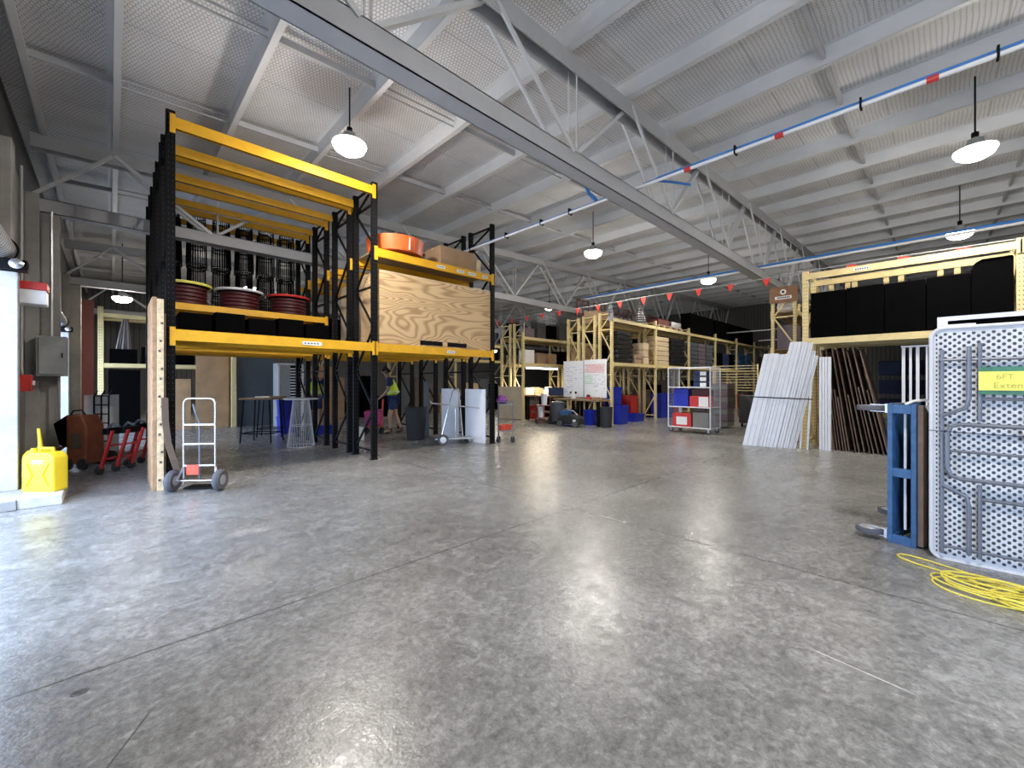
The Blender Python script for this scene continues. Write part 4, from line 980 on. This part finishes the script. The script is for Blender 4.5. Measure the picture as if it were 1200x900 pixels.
# ---------------------------------------------------------------- goods in long rack
def pallet(x, y, z, sx, sy, label, group='pallets under the stored goods'):
    t = thing('wooden_pallet', label, 'pallet', (x, y, z), group=group)
    mb = MB()
    for k in range(5): mb.box(-sx/2, sx/2, -sy/2+k*(sy-.08)/4, -sy/2+k*(sy-.08)/4+.08, .09, .11)
    mb.build('top_slats', M['plypale'], t)
    mb = MB()
    for k in range(3): mb.box(-sx/2+k*(sx-.08)/2, -sx/2+k*(sx-.08)/2+.08, -sy/2, sy/2, 0, .09)
    mb.build('bearers', M['plypale'], t); return t
def wrapped(x, y, z, sx, sy, sz, m, label, n=6):
    t = thing('wrapped_stack', label, 'stack', (x, y, z)); rr = random.Random(int(x*100))
    for k in range(n):
        h = sz/n; j = rr.uniform(-.02,.02)
        MB().box(-sx/2+j, sx/2+j, -sy/2, sy/2, k*h+.004, (k+1)*h-.012).build('layer', m, t, bev=.02)
    return t
LR = 7.74
wrapped(12.75, LR, 2.06, .95, .42, 1.1, M['shrink'], 'tall glossy black wrapped stack in the first upper bay of the long rack', 7)
wrapped(13.62, LR, 2.06, .5, .42, .35, M['card'], 'brown and white boxes low in the first upper bay of the long rack', 2)
wrapped(14.2, LR, 2.06, .4, .42, .8, M['plypale'], 'pale carton stack at the end of the first upper bay', 3)
wrapped(15.55, LR, 2.06, 1.05, .42, 1.12, M['plypale'], 'cream carton stack strapped on its pallet in the second upper bay', 6)
wrapped(16.95, LR, 2.06, 1.2, .42, 1.15, M['shrink'], 'black wrapped stack right of the cream cartons', 7)
for k in range(3): wrapped(18.5+.9*k, LR, 2.06, .8, .42, 1.1, M['greyp'] if k % 2 == 0 else M['lilac'], 'dark grey crate stack in the third upper bay, %s' % ('left', 'middle', 'right')[k], 6)
for k in range(3): wrapped(21.6+.9*k, LR, 2.06, .8, .42, .8, M['blackm'] if k != 1 else M['navy'], 'dark stack in the fourth upper bay, %s' % ('left', 'middle', 'right')[k], 5)
for k in range(2): wrapped(24.9+1.2*k, LR, 2.06, .9, .42, .9, M['blue'], 'blue stack in the fifth upper bay, %s' % ('left', 'right')[k], 5)
for k in range(2): wrapped(28+1.1*k, LR, 2.06, .9, .42, .9, M['lilac'], 'far grey stack in the last upper bay, %s' % ('left', 'right')[k], 5)
# top of long rack
carton('long_carton', 'long brown carton on top of the rack above the whiteboard', 12.4, 8.4, 3.46, 1.0, .5, .4, M['card'])
t = thing('silver_dish_stack', 'stack of shiny silver dishes on top of the long rack', 'dishes', (14.1, 7.74, 3.52))
mb = MB(); pr = []
for k in range(6): pr += [(.22-.02*k, .09*k), (.27-.025*k, .09*k+.03), (.27-.025*k, .09*k+.06), (.16-.015*k, .09*k+.085)]
mb.lathe(pr, n=24); mb.build('dishes', M['silver'], t, smooth=True)
MB().lathe([(.12,.55),(.14,.62),(.08,.72)], n=20).build('top_dish', M['silver'], t, smooth=True)
for k in range(2): 
    pallet(15.6+1.1*k, LR, 3.52, 1.0, .5, 'cream pallet on top of the long rack')
    carton('dark_box', 'dark brown box on a pallet on top of the long rack', 15.6+1.1*k, LR, 3.63, .9, .45, .22, M['brickred'] if k == 0 else M['silver'], 'boxes on the top pallets', tape=False)
for k in range(3): carton('dark_case', 'large black case on top of the long rack, %s from the left' % ('first','second','third')[k], 19.4+3.02*k, 7.735, 3.52, 2.7, .42, .9, M['blackm'], 'black cases on top of the long rack', tape=False, cat='case')
# under the long rack
bin_(12.3, 7.6, 0, .55, .6, .62, M['bluebin'], 'blue bin on the floor just right of the waste bin, lower')
bin_(12.3, 7.75, .62, .5, .4, .62, M['bluebin'], 'tall blue bin stacked beside the yellow post')
bin_(13.6, 7.7, 0, .7, .5, .26, M['bluebin'], 'low blue tray on the floor in the first bay of the long rack')
for k, x in enumerate((13.2, 15.4)): carton('red_case', 'tall dark red case %s in the lower long rack' % ('left of the lattice frame', 'right of the lattice frame')[k], x if k == 0 else 14.5, 8.4, 0, .5, .45, 1.15 if k == 0 else .9, M['red'] if k else M['brickred'], tape=False, cat='case')
for k in range(2): bin_(15.6+.55*k, 7.72, 0, .5, .45, .55, M['bluebin'], 'blue bin behind the white cage trolley, %s' % ('left','right')[k])
for k in range(2): bin_(15.6+.55*k, 7.72, .56, .5, .42, .4, M['bluebin'], 'upper blue bin behind the white cage trolley, %s' % ('left','right')[k])
bin_(16.9, 7.72, 0, .5, .42, .4, M['red'], 'red bin behind the white cage trolley')
for k in range(9): carton('stored_crate', 'dark crate on the floor of the long rack', 18.45+3.02*(k//3)+.93*(k % 3), 7.75, 0, .8, .45, 1.2, M['lilac'] if k % 2 else M['timberd'], 'dark crates on the floor of the long rack', tape=False)
for k in range(9): carton('stored_box', 'dark box on the floor of the rack behind the whiteboard', 12.4+3.02*(k//3)+.93*(k % 3), 9.08, 0, .8, .4, .9+.1*(k % 3), M['blackm'] if k % 2 else M['card'], 'dark boxes on the floor behind the whiteboard', tape=False)
for k in range(9): carton('stored_box', 'dark box on the upper shelf of the rack behind the whiteboard', 12.4+3.02*(k//3)+.93*(k % 3), (8.4 if k % 2 else 9.08), 2.06, .8, .4, .6+.1*(k % 3), M['blackm'] if k % 3 else M['card'], 'dark boxes on the upper shelf behind the whiteboard', tape=False)
for k in range(6): carton('stored_box', 'dark box on the floor of the middle rack behind the long rack', 15.45+3.02*(k//3)+.93*(k % 3), 8.4, 0, .8, .4, 1.1+.2*(k % 3), M['blackm'] if k % 2 else M['timberd'], 'dark boxes on the floor of the middle rack', tape=False)
# rusty frames stacked on the top racks
for k in range(7):
    t = thing('rusty_frame', 'rust red steel frame standing on top of the rear rack', 'frame', (12.4+1.05*k, 9.07, 3.40), group='rust red frames on the rear rack')
    mb = MB(); 
    for x in (-.35,0,.35): mb.bar((x,0,0),(x,0,1.0),.035)
    for z in (.02,.5,.98): mb.bar((-.35,0,z),(.35,0,z),.035)
    mb.build('frame_bars', M['brickred'], t)
# cage trolley
t = thing('cage_trolley', 'white wire cage trolley loaded with red and blue items in the aisle', 'trolley', (11.35, 4.78, 0))
X0, X1, Y0, Y1 = 0, .72, -.58, .56
mb = MB()
for x in (X0, X1):
    for y in (Y0, Y1): mb.tube([(x,y,.14),(x,y,1.80)], .014, 8)
for y in (Y0, Y1): mb.tube([(X0,y,.15),(X1,y,.15)], .012); mb.tube([(X0,y,1.8),(X1,y,1.8)], .012)
for x in (X0, X1): mb.tube([(x,Y0,1.8),(x,Y1,1.8)], .012)
mb.build('frame', M['white'], t)
mb = MB()
for y in (Y0, Y1):
    for k in range(1, 9): mb.bar((X0+.08*k,y,.15),(X0+.08*k,y,1.8),.006)
    for k in range(1, 16): mb.bar((X0,y,.15+.105*k),(X1,y,.15+.105*k),.006)
mb.build('side_mesh', M['alu'], t)
for z in (.16, .72, 1.26):
    mb = MB(); mb.box(X0,X1,Y0,Y1,z-.008,z); mb.tube([(X0,Y0,z),(X0,Y1,z)], .016, 8); mb.build('shelf', M['white'], t)
for x in (X0+.06, X1-.06):
    for y in (Y0+.06, Y1-.06):
        w_ = MB().lathe([(.04,-.018),(.06,-.012),(.06,.012),(.04,.018)], (x,y,.06), 16, 'X').build('castor', M['tread'], t)
        MB().box(x-.03,x+.03,y-.02,y+.02,.06,.15).build('fork', M['alu'], w_)
def item(nm, label, y, z, sx, sy, sz, m, x=11.62, lab_=None, cat='box'):
    t = thing(nm, label, cat, (x, y, z)); MB().box(-sx/2,sx/2,-sy/2,sy/2,0,sz).build('box_body', m, t, bev=.015)
    if lab_: MB().box(-sx/2-.004,-sx/2,lab_[0],lab_[1],lab_[2],lab_[3]).build('label', M['paper'], t)
    return t
item('blue_crate', 'tall dark blue crate on the middle shelf of the cage trolley', 5.02, .725, .4, .42, .50, M['bluebin'], cat='crate')
item('red_crate', 'red crate on the middle shelf of the cage trolley', 4.52, .725, .42, .5, .30, M['red'], lab_=(-.25,.0,.02,.28), cat='crate')
item('red_bag', 'dark red bag on top of the red crate', 4.5, 1.03, .36, .45, .17, M['maroon'], cat='bag')
item('red_crate', 'red crate with white label on the bottom shelf of the cage trolley', 4.98, .165, .45, .52, .38, M['red'], lab_=(-.15,.15,.06,.28), cat='crate')
item('white_spray_bottle', 'white bottle standing in the bottom red crate', 5.1, .545, .09, .09, .2, M['white'], cat='bottle')
item('grey_tub', 'grey tub on the bottom shelf of the cage trolley', 4.47, .165, .45, .42, .42, M['greybin'], cat='tub')
for k in range(3): item('blue_packet_stack', 'blue and white packet in the stack on the top shelf of the cage trolley', 4.5, 1.265+.15*k, .35, .36, .14, M['navy'], lab_=(-.16,.0,.02,.12), cat='packet')['group'] = 'blue packets on the cage trolley'
# crate stack and grey box trolley behind
for k in range(7):
    t = thing('stacked_crate', 'grey lilac crate in the tall stack right of the cage trolley, %s' % ('lowest','second up','third up','fourth up','fifth up','sixth up','topmost')[k], 'crate', (13.75, 4.72, .04+.19*k), group='tall crate stack right of the cage trolley')
    MB().box(-.3,.3,-.25,.25,0,.16).build('crate_body', M['lilac'] if k % 2 else M['greybin'], t, bev=.01); MB().box(-.31,.31,-.26,.26,.13,.18).build('crate_rim', M['lilac'], t, bev=.005)
t = thing('grey_box_trolley', 'plain dark grey box trolley left of the leaning white panels', 'trolley', (14.6, 4.05, 0))
MB().box(-.35,.35,-.5,.35,.12,.98).build('box_body', M['tread'], t, bev=.02)
for x in (-.28,.28):
    for y in (-.42,.28): MB().lathe([(.04,-.02),(.06,-.015),(.06,.015),(.04,.02)], (x,y,.06), 14, 'Y').build('castor', M['rubber'], t)
MB().tube([(-.3,.38,.3),(-.3,.42,1.0),(.3,.42,1.0),(.3,.38,.3)], .015).build('handle', M['red'], t)
t = thing('wire_shelf_stack', 'stack of pale wire shelves on the rack beyond the grey box trolley', 'shelves', (15.6, 5.9, 0)) if False else None
t = thing('rail_rack', 'pale slatted wire rack behind the grey box trolley', 'rack', (16.4, 5.2, 0))
mb = MB()
for y in (-.75,.75): mb.bar((0,y,0),(0,y,2.05),.04)
mb.build('posts', M['cream'], t)
mb = MB()
for k in range(10): mb.bar((0,-.75,1.1+.1*k),(0,.75,1.1+.1*k),.025,.02)
mb.build('rails', M['cream'], t)
# goods in sign rack
for b in range(5):
    for k in range(3):
        carton('stored_box', 'dark stored box in the rack behind the brown circle sign', 13.45+3.02*b+.9*k, 2.88, 2.3, .75, .4, .65, M['blackm'] if (b+k) % 2 else M['lilac'], 'dark boxes in the circle sign rack', tape=False)
        carton('dark_case', 'black case on top of the circle sign rack', 13.45+3.02*b+.9*k, 2.88, 3.3, .75, .45, .45, M['blackm'] , 'black cases on the circle sign rack', tape=False, cat='case') if (b) else None
t = thing('wrapped_roll', 'pale wrapped roll in the rack under the brown circle sign', 'roll', (13.2, 2.9, 3.31)); MB().lathe([(.05,-.2),(.13,-.18),(.13,.18),(.05,.2)], (0,0,.13), 20, 'Y').build('roll', M['paper'], t, smooth=True)
# ---------------------------------------------------------------- right rack: black goods, leaning boards
ys = [(1.90, 1.32), (1.31, .74), (.73, .17), (.16, -.38)]
for k, (a, b) in enumerate(ys):
    t = thing('black_covered_stack', 'matt black covered stack on the right rack, %s from the left' % ('first','second','third','fourth')[k], 'stack', (10.68, 0, 2.34), group='black covered stacks on the right rack')
    MB().box(0,.75,b,a,0,.95+.012*(k % 2)).build('cover', M['blackm'], t, bev=.012)
t = thing('black_covered_stack', 'taller round topped black covered stack at the right end of the rack', 'stack', (10.68, 0, 2.34))
MB().prism([(0,-.86,0),(0,-.385,0),(0,-.385,1.0),(0,-.43,1.12),(0,-.52,1.17),(0,-.86,1.17)], (.75,0,0)).build('cover', M['blackm'], t, bev=.03)
for k in range(2):
    t = thing('black_covered_stack', 'black covered stack on the right rack beyond the frame edge', 'stack', (10.68, 0, 2.34), group='black stacks outside the frame'); MB().box(0,.75,-1.9-.95*k,-1.05-.95*k,0,1.0).build('cover', M['blackm'], t, bev=.03)
for k, y in enumerate((1.72, 1.42, 1.30, .78, .55, -.02, -.25, -.72)):
    t = thing('timber_foot_frame', 'short pale timber upright above the black goods', 'timber', (11.85, y, 3.355), group='timber uprights above the black goods')
    MB().box(-.04,.04,-.045,.045,0,.34).build('upright_block', M['cream'], t, bev=.004)
# vertical yellow rear stuff below shelf
for k in range(3): carton('blue_tote', 'blue tote on the shelf behind the leaning brown boards, %s' % ('lower','middle','upper')[k], 12.1, .55, .75+.4*k, .6, .7, .3, M['navy'], 'blue totes behind the brown boards', tape=False, cat='tote')
# brown boards leaning towards the left
BBD = [(0,2.08,.020),(.05,1.2,.014),(.10,2.05,.018),(.17,1.25,.02),(.22,1.1,.016),(.27,2.1,.022),(.40,2.06,.018),(.46,1.15,.014),(.55,2.09,.022),(.66,2.02,.016),(.72,1.3,.015),(.80,2.1,.022),(.90,1.25,.018),(.97,2.05,.02)]
for k, (f, h, w) in enumerate(BBD):
    yb = 1.50-.84*f; yt = 1.72-.62*f; dy = (yt-yb)*h/2.1; x0 = 10.66+.03*(k % 3)
    mb = MB(); mb.prism([(x0,yb,0),(x0,yb-w,0),(x0,yb-w+dy,h),(x0,yb+dy,h)], (.8,0,0))
    one('brown_board', mb, M['brownedge'] if k % 3 else M['brownslat'], 'dark brown board leaning on edge under the right rack shelf', 'board', 'brown boards leaning under the right rack', bev=.002)
# white leaning panels
ps = [(3.06, 2.78, 2.02), (2.80, 2.62, 2.0), (2.63, 2.42, 2.25), (2.45, 2.32, 2.24), (2.34, 2.23, 2.22), (2.24, 2.16, 2.05), (2.17, 2.10, 1.95)]
for k, (a, b, h) in enumerate(ps):
    lean = -.42*h/2.2; x = 10.14+.03*k
    mb = MB(); mb.prism([(x,a,0),(x,b,0),(x+.16,b+lean,h),(x+.16,a+lean,h)], (.022,0,0))
    t_ = thing('white_leaning_panel', 'white ribbed panel leaning against the yellow rack post, %s from the left' % ('first','second','third','fourth','fifth','sixth','seventh')[k], 'panel', (0,0,0), group='white panels leaning in a bundle')
    mb.build('panel_sheet', M['whitegl'], t_, bev=.003)
    mb = MB()
    for f in (.33,.7):
        y = a+(b-a)*f; mb.bar((x-.003,y,.0+.01),(x+.157,y+lean,h-.01),.012,.006)
    mb.build('groove', M['alu'], t_)
one('black_strap', MB().bar((10.19,2.92,1.08),(10.30,1.80,1.05),.012,.022), M['black'], 'thin black strap around the bundle of white panels', 'strap')
for k, (y, h, x) in enumerate(((2.02,1.9,10.42),(1.90,2.05,10.45))):
    one('white_trim_board', MB().prism([(x,y+.03,0),(x,y,0),(x,y-.1,h),(x,y-.05,h)], (.04,0,0)), M['white'], 'narrow white board behind the strap beside the yellow post, %s' % ('left','right')[k], 'board')
t = thing('corrugated_white_panel', 'upright ribbed white panel right of the yellow rack post', 'panel', (10.52, 1.73, 0))
for k in range(4): MB().box(.0+.012*(k % 2),.03+.012*(k % 2),-.19+.048*k,-.15+.048*k,0,1.92).build('rib', M['whitegl'], t, bev=.003)
MB().box(.03,.05,-.2,.0,0,1.92).build('backing', M['whitegl'], t)
# white edged black panels
for k, (y, w) in enumerate(((.50,.06),(.40,.05),(.31,.06),(.18,.04))):
    t = thing('white_edged_panel', 'black panel with a white edge standing in the right rack, %s from the left' % ('first','second','third','fourth')[k], 'panel', (10.72, y, 0), group='white edged panels')
    MB().box(0,.7,-w,0,0,2.04).build('panel_core', M['blackm'], t); MB().box(-.02,0,-w,0-.012,0,2.05).build('white_edge', M['white'], t)
one('black_backing_panel', MB().box(10.75,10.78,-.7,.10,0,2.05), M['blackm'], 'black panel right of the white edged panels', 'panel')
one('white_top_rail', MB().box(10.70,10.73,-.7,.5,2.055,2.085), M['white'], 'thin white rail on top of the white edged panels', 'rail')

# ---------------------------------------------------------------- blue dolly, table, cable
t = thing('platform_dolly', 'blue steel platform trolley with timber deck standing on end', 'trolley', (4.90, .22, 0), -.27)
# local: x depth away from camera, y left. front end frame in the y-z plane
Hd = 1.215
for y in (-.078,.078): MB().box(-.02,.02,y-.017,y+.017,.0,Hd).build('frame_rail', M['blue'], t, bev=.003)
for z in (.0,.58,1.13): MB().box(-.02,.02,-.061,.061,z,z+.075).build('frame_crosspiece', M['blue'], t, bev=.003)
for y in (-.078,.078): MB().box(.55,.59,y-.02,y+.02,.0,Hd).build('rear_rail', M['blue'], t, bev=.003)
for z in (.02,Hd-.05): MB().box(.02,.55,.062,.095,z,z+.05).build('side_rail', M['blue'], t, bev=.003)
for k in range(6): MB().box(.0+.098*k,.078+.098*k,-.135-.006*(k % 2),-.097,.02,Hd-.01-.01*(k % 3)).build('deck_slat', M['brownslat'] if k % 2 else M['brownedge'], t, bev=.004)
MB().box(.02,.585,-.097,-.092,.02,Hd-.02).build('deck_underside', M['brownslat'], t)
MB().box(.50,.52,-.09,.09,.03,Hd-.03).build('interior_shade_plate', M['black'], t)  # added black plate standing in for the shade inside the dolly
MB().box(.03,.55,.070,.076,.03,Hd-.03).build('added_side_plate', M['blue'], t)  # added plate closing the open side so the interior reads dark
MB().tube([(.06,.0,.12),(.06,.0,1.14)], .010).build('white_rod', M['white'], t)
MB().tube([(.2,-.03,.08),(.2,-.03,1.14)], .022).build('inner_tube', M['alu'], t)
for z, x in ((.07, .0), (1.17, .02), (.16, .45)):
    w_ = MB(); c = (x, .225, z+.0)
    w_.lathe([(.075,-.018),(.098,-.022),(.104,0),(.098,.022),(.075,.018)], c, 28, 'Z'); wo = w_.build('castor_wheel', M['tread'], t, smooth=True)
    MB().lathe([(.015,-.024),(.076,-.019),(.076,.019),(.015,.024)], c, 24, 'Z').build('hub', M['alu'], wo, smooth=True)
    mb = MB(); 
    for s in (-1,1): mb.prism([(x-.02,.10,z+s*.03-.003),(x+.03,.10,z+s*.03-.003),(x+.02,.225,z+s*.03-.003),(x-.02,.225,z+s*.03-.003)], (0,0,.006))
    mb.box(x-.03,x+.03,.095,.115,z-.04,z+.04); mb.build('castor_fork', M['alu'], wo)
MB().tube([(.0,-.02,1.21),(.05,-.06,1.24),(.1,-.12,1.25),(.1,-.16,1.22),(.02,-.15,1.2),(.05,-.18,1.12)], .012, 6).build('rope_loop', M['paper'], t, smooth=True)

TX = 4.74; t = thing('folding_table', 'grey dimpled folding table standing on end with a yellow paper sign', 'table', (TX, -.335, .915+.0))
def rrect(hy, hz, r, x, n=6):
    P = []
    for cy, cz, a0 in ((hy-r,hz-r,0),(-hy+r,hz-r,PI/2),(-hy+r,-hz+r,PI),(hy-r,-hz+r,3*PI/2)):
        for k in range(n+1): a = a0+PI/2*k/n; P.append((x, cy+r*math.cos(a), cz+r*math.sin(a)))
    return P
MB().prism(rrect(.37,.905,.07,0), (.03,0,0)).build('tabletop', M['table'], t)
mb = MB(); R1 = rrect(.378,.912,.075,-.006)
mb.tube(R1, .014, 8, True); mb.build('rim', M['tableedge'], t, smooth=True)
MB().prism(rrect(.372,.907,.07,.03), (.015,0,0)).build('top_surface', M['tableedge'], t)
def q(px, py):     # helper that converts measured offsets on the table face (y to the left, z up)
    return (px, py)
lt = []
mb = MB(); y1, y2, y3 = .345, .30, .16

for sg in (1,-1):
    mb.tube([(-.03,.318,.74),(-.03,.318,-.86)], .012) if sg == 1 else mb.tube([(-.03,-.318,.74),(-.03,-.318,-.86)], .012)
mb.build('side_rail', M['legs'], t, smooth=True)
def leg(z0, z1, s, nm):
    mb = MB()
    for sy in (1,-1):
        mb.tube([(-.045,sy*.175,z0),(-.045,sy*.175,z1-s*.12),(-.045,sy*.19,z1-s*.05),(-.045,sy*.32,z1+s*.02)], .014, 8)
        mb.tube([(-.035,sy*.12,z0-s*.02),(-.035,sy*.12,z1+s*.05)], .012, 8)
    mb.build(nm, M['legs'], t, smooth=True)
leg(.76,.24,-1,'folded_leg'); leg(-.83,-.34,1,'folded_leg')
for sg, z0 in ((1,.16),(-1,-.26)):
    mb = MB(); z1 = z0-sg*.21
    mb.tube([(-.05,.29,z1+sg*.0),(-.05,.29,z0-sg*.08),(-.05,.27,z0-sg*.02),(-.05,.22,z0),(-.05,-.22,z0),(-.05,-.27,z0-sg*.02),(-.05,-.29,z0-sg*.08),(-.05,-.29,z1)], .015, 8)
    mb.build('foot_bar', M['legs'], t, smooth=True)
for z, y, w in ((.66,.33,.011),(-.80,.33,.011),(-.05,.33,.010),(.36,.11,.010),(-.40,.11,.014)): MB().tube([(-.03,y,z),(-.03,-.33,z)], w).build('cross_rail', M['legs'], t)
for z0, z1 in ((.50,.545),(.36,.40)):
    z = (z0+z1)/2
gt = MB().box(-.058,-.052,-.345,.125,.395,.60).build('green_tape', M['green'], t)
sg = MB().box(-.064,-.059,-.345,.128,.425,.565).build('yellow_sign', M['signy'], t)
text('handwriting', '6FT', mat('pencil_olive', (.55,.5,.12), .8), sg, (-.0655,.0,.525), (PI/2,0,-PI/2), .055)
text('handwriting', 'Extend', D.materials['pencil_olive'], sg, (-.0655,-.03,.46), (PI/2,0,-PI/2), .062)
MB().prism([(-.052,-.10,.20),(-.052,-.24,.20),(-.052,-.24,.32),(-.052,-.17,.34),(-.052,-.12,.26)], (.002,0,0)).build('paper_scrap', M['paper'], t)
MB().prism([(-.068,-.10,.05),(-.068,-.24,.05),(-.068,-.24,.14),(-.068,-.08,.14)], (.002,0,0)).build('paper_scrap', M['paper'], t)
one('tie_string', MB().tube([(TX-.07,.06,1.02),(TX-.06,-.1,1.015),(TX-.06,-.4,1.01),(TX-.06,-.72,1.0)], .003, 5), M['navy'], 'thin dark cord tied across the folding table', 'cord')
t = thing('white_frame_panel', 'white framed panel standing behind the folding table', 'panel', (TX+.16, -.02, 0))
mb = MB(); mb.box(0,.04,-1.3,.03,1.90,1.935); mb.box(0,.04,-.03,.03,0,1.90); mb.box(0,.04,-1.3,-1.25,0,1.90); mb.build('frame', M['white'], t)
MB().box(.012,.03,-1.25,-.03,.02,1.90).build('board', M['blackm'], t)
one('white_sheet', MB().box(TX+.08,TX+.10,-.2,-.03,.02,1.862), M['paper'], 'white sheet between the folding table and the white framed panel', 'sheet')
for k in range(3): one('folding_table_behind', MB().box(TX+.26+.06*k,TX+.29+.06*k,-1.0,-.08,0,1.78), M['tableedge'], 'flat table top stacked behind the white framed panel', 'table', 'tables behind the framed panel', bev=.004)
# yellow cable
rn = random.Random(11); r_ = .006
pts = []; n = 420
cx, cy = 4.16, -.36
P0 = [(4.40,-.30),(4.50,-.12),(4.585,.06),(4.61,.16),(4.60,.215),(4.56,.235),(4.50,.21),(4.44,.12),(4.40,.0),(4.36,-.14),(4.28,-.26)]
for a, b in zip(P0, P0[1:]):
    for k in range(8): f = k/8; pts.append((a[0]+(b[0]-a[0])*f, a[1]+(b[1]-a[1])*f, .008))
for k in range(n):
    a = k*.19; rr = .165+.075*math.sin(k*.043)+.04*math.sin(a*.37)
    pts.append((cx+.07*math.sin(k*.021)+rr*.8*math.cos(a), cy+.15*math.cos(k*.017)-.02+rr*1.25*math.sin(a), .008+.045*k/n+.008*math.sin(a*1.7)))
cu = [];
for i in range(len(pts)):
    a = [pts[max(0, min(len(pts)-1, i+d))] for d in (-1,0,1)]; cu.append(tuple(sum(p[j] for p in a)/3 for j in range(3)))
one('extension_cable', MB().tube(cu, r_, 6), M['cable'], 'tangled yellow cable lying on the concrete floor at the right', 'cable', smooth=True)
pts = [(4.50,.16,.008),(4.56,.24,.008),(4.60,.17,.008),(4.52,.0,.008),(4.42,-.15,.008),(4.35,-.3,.02),(4.22,-.5,.03)]
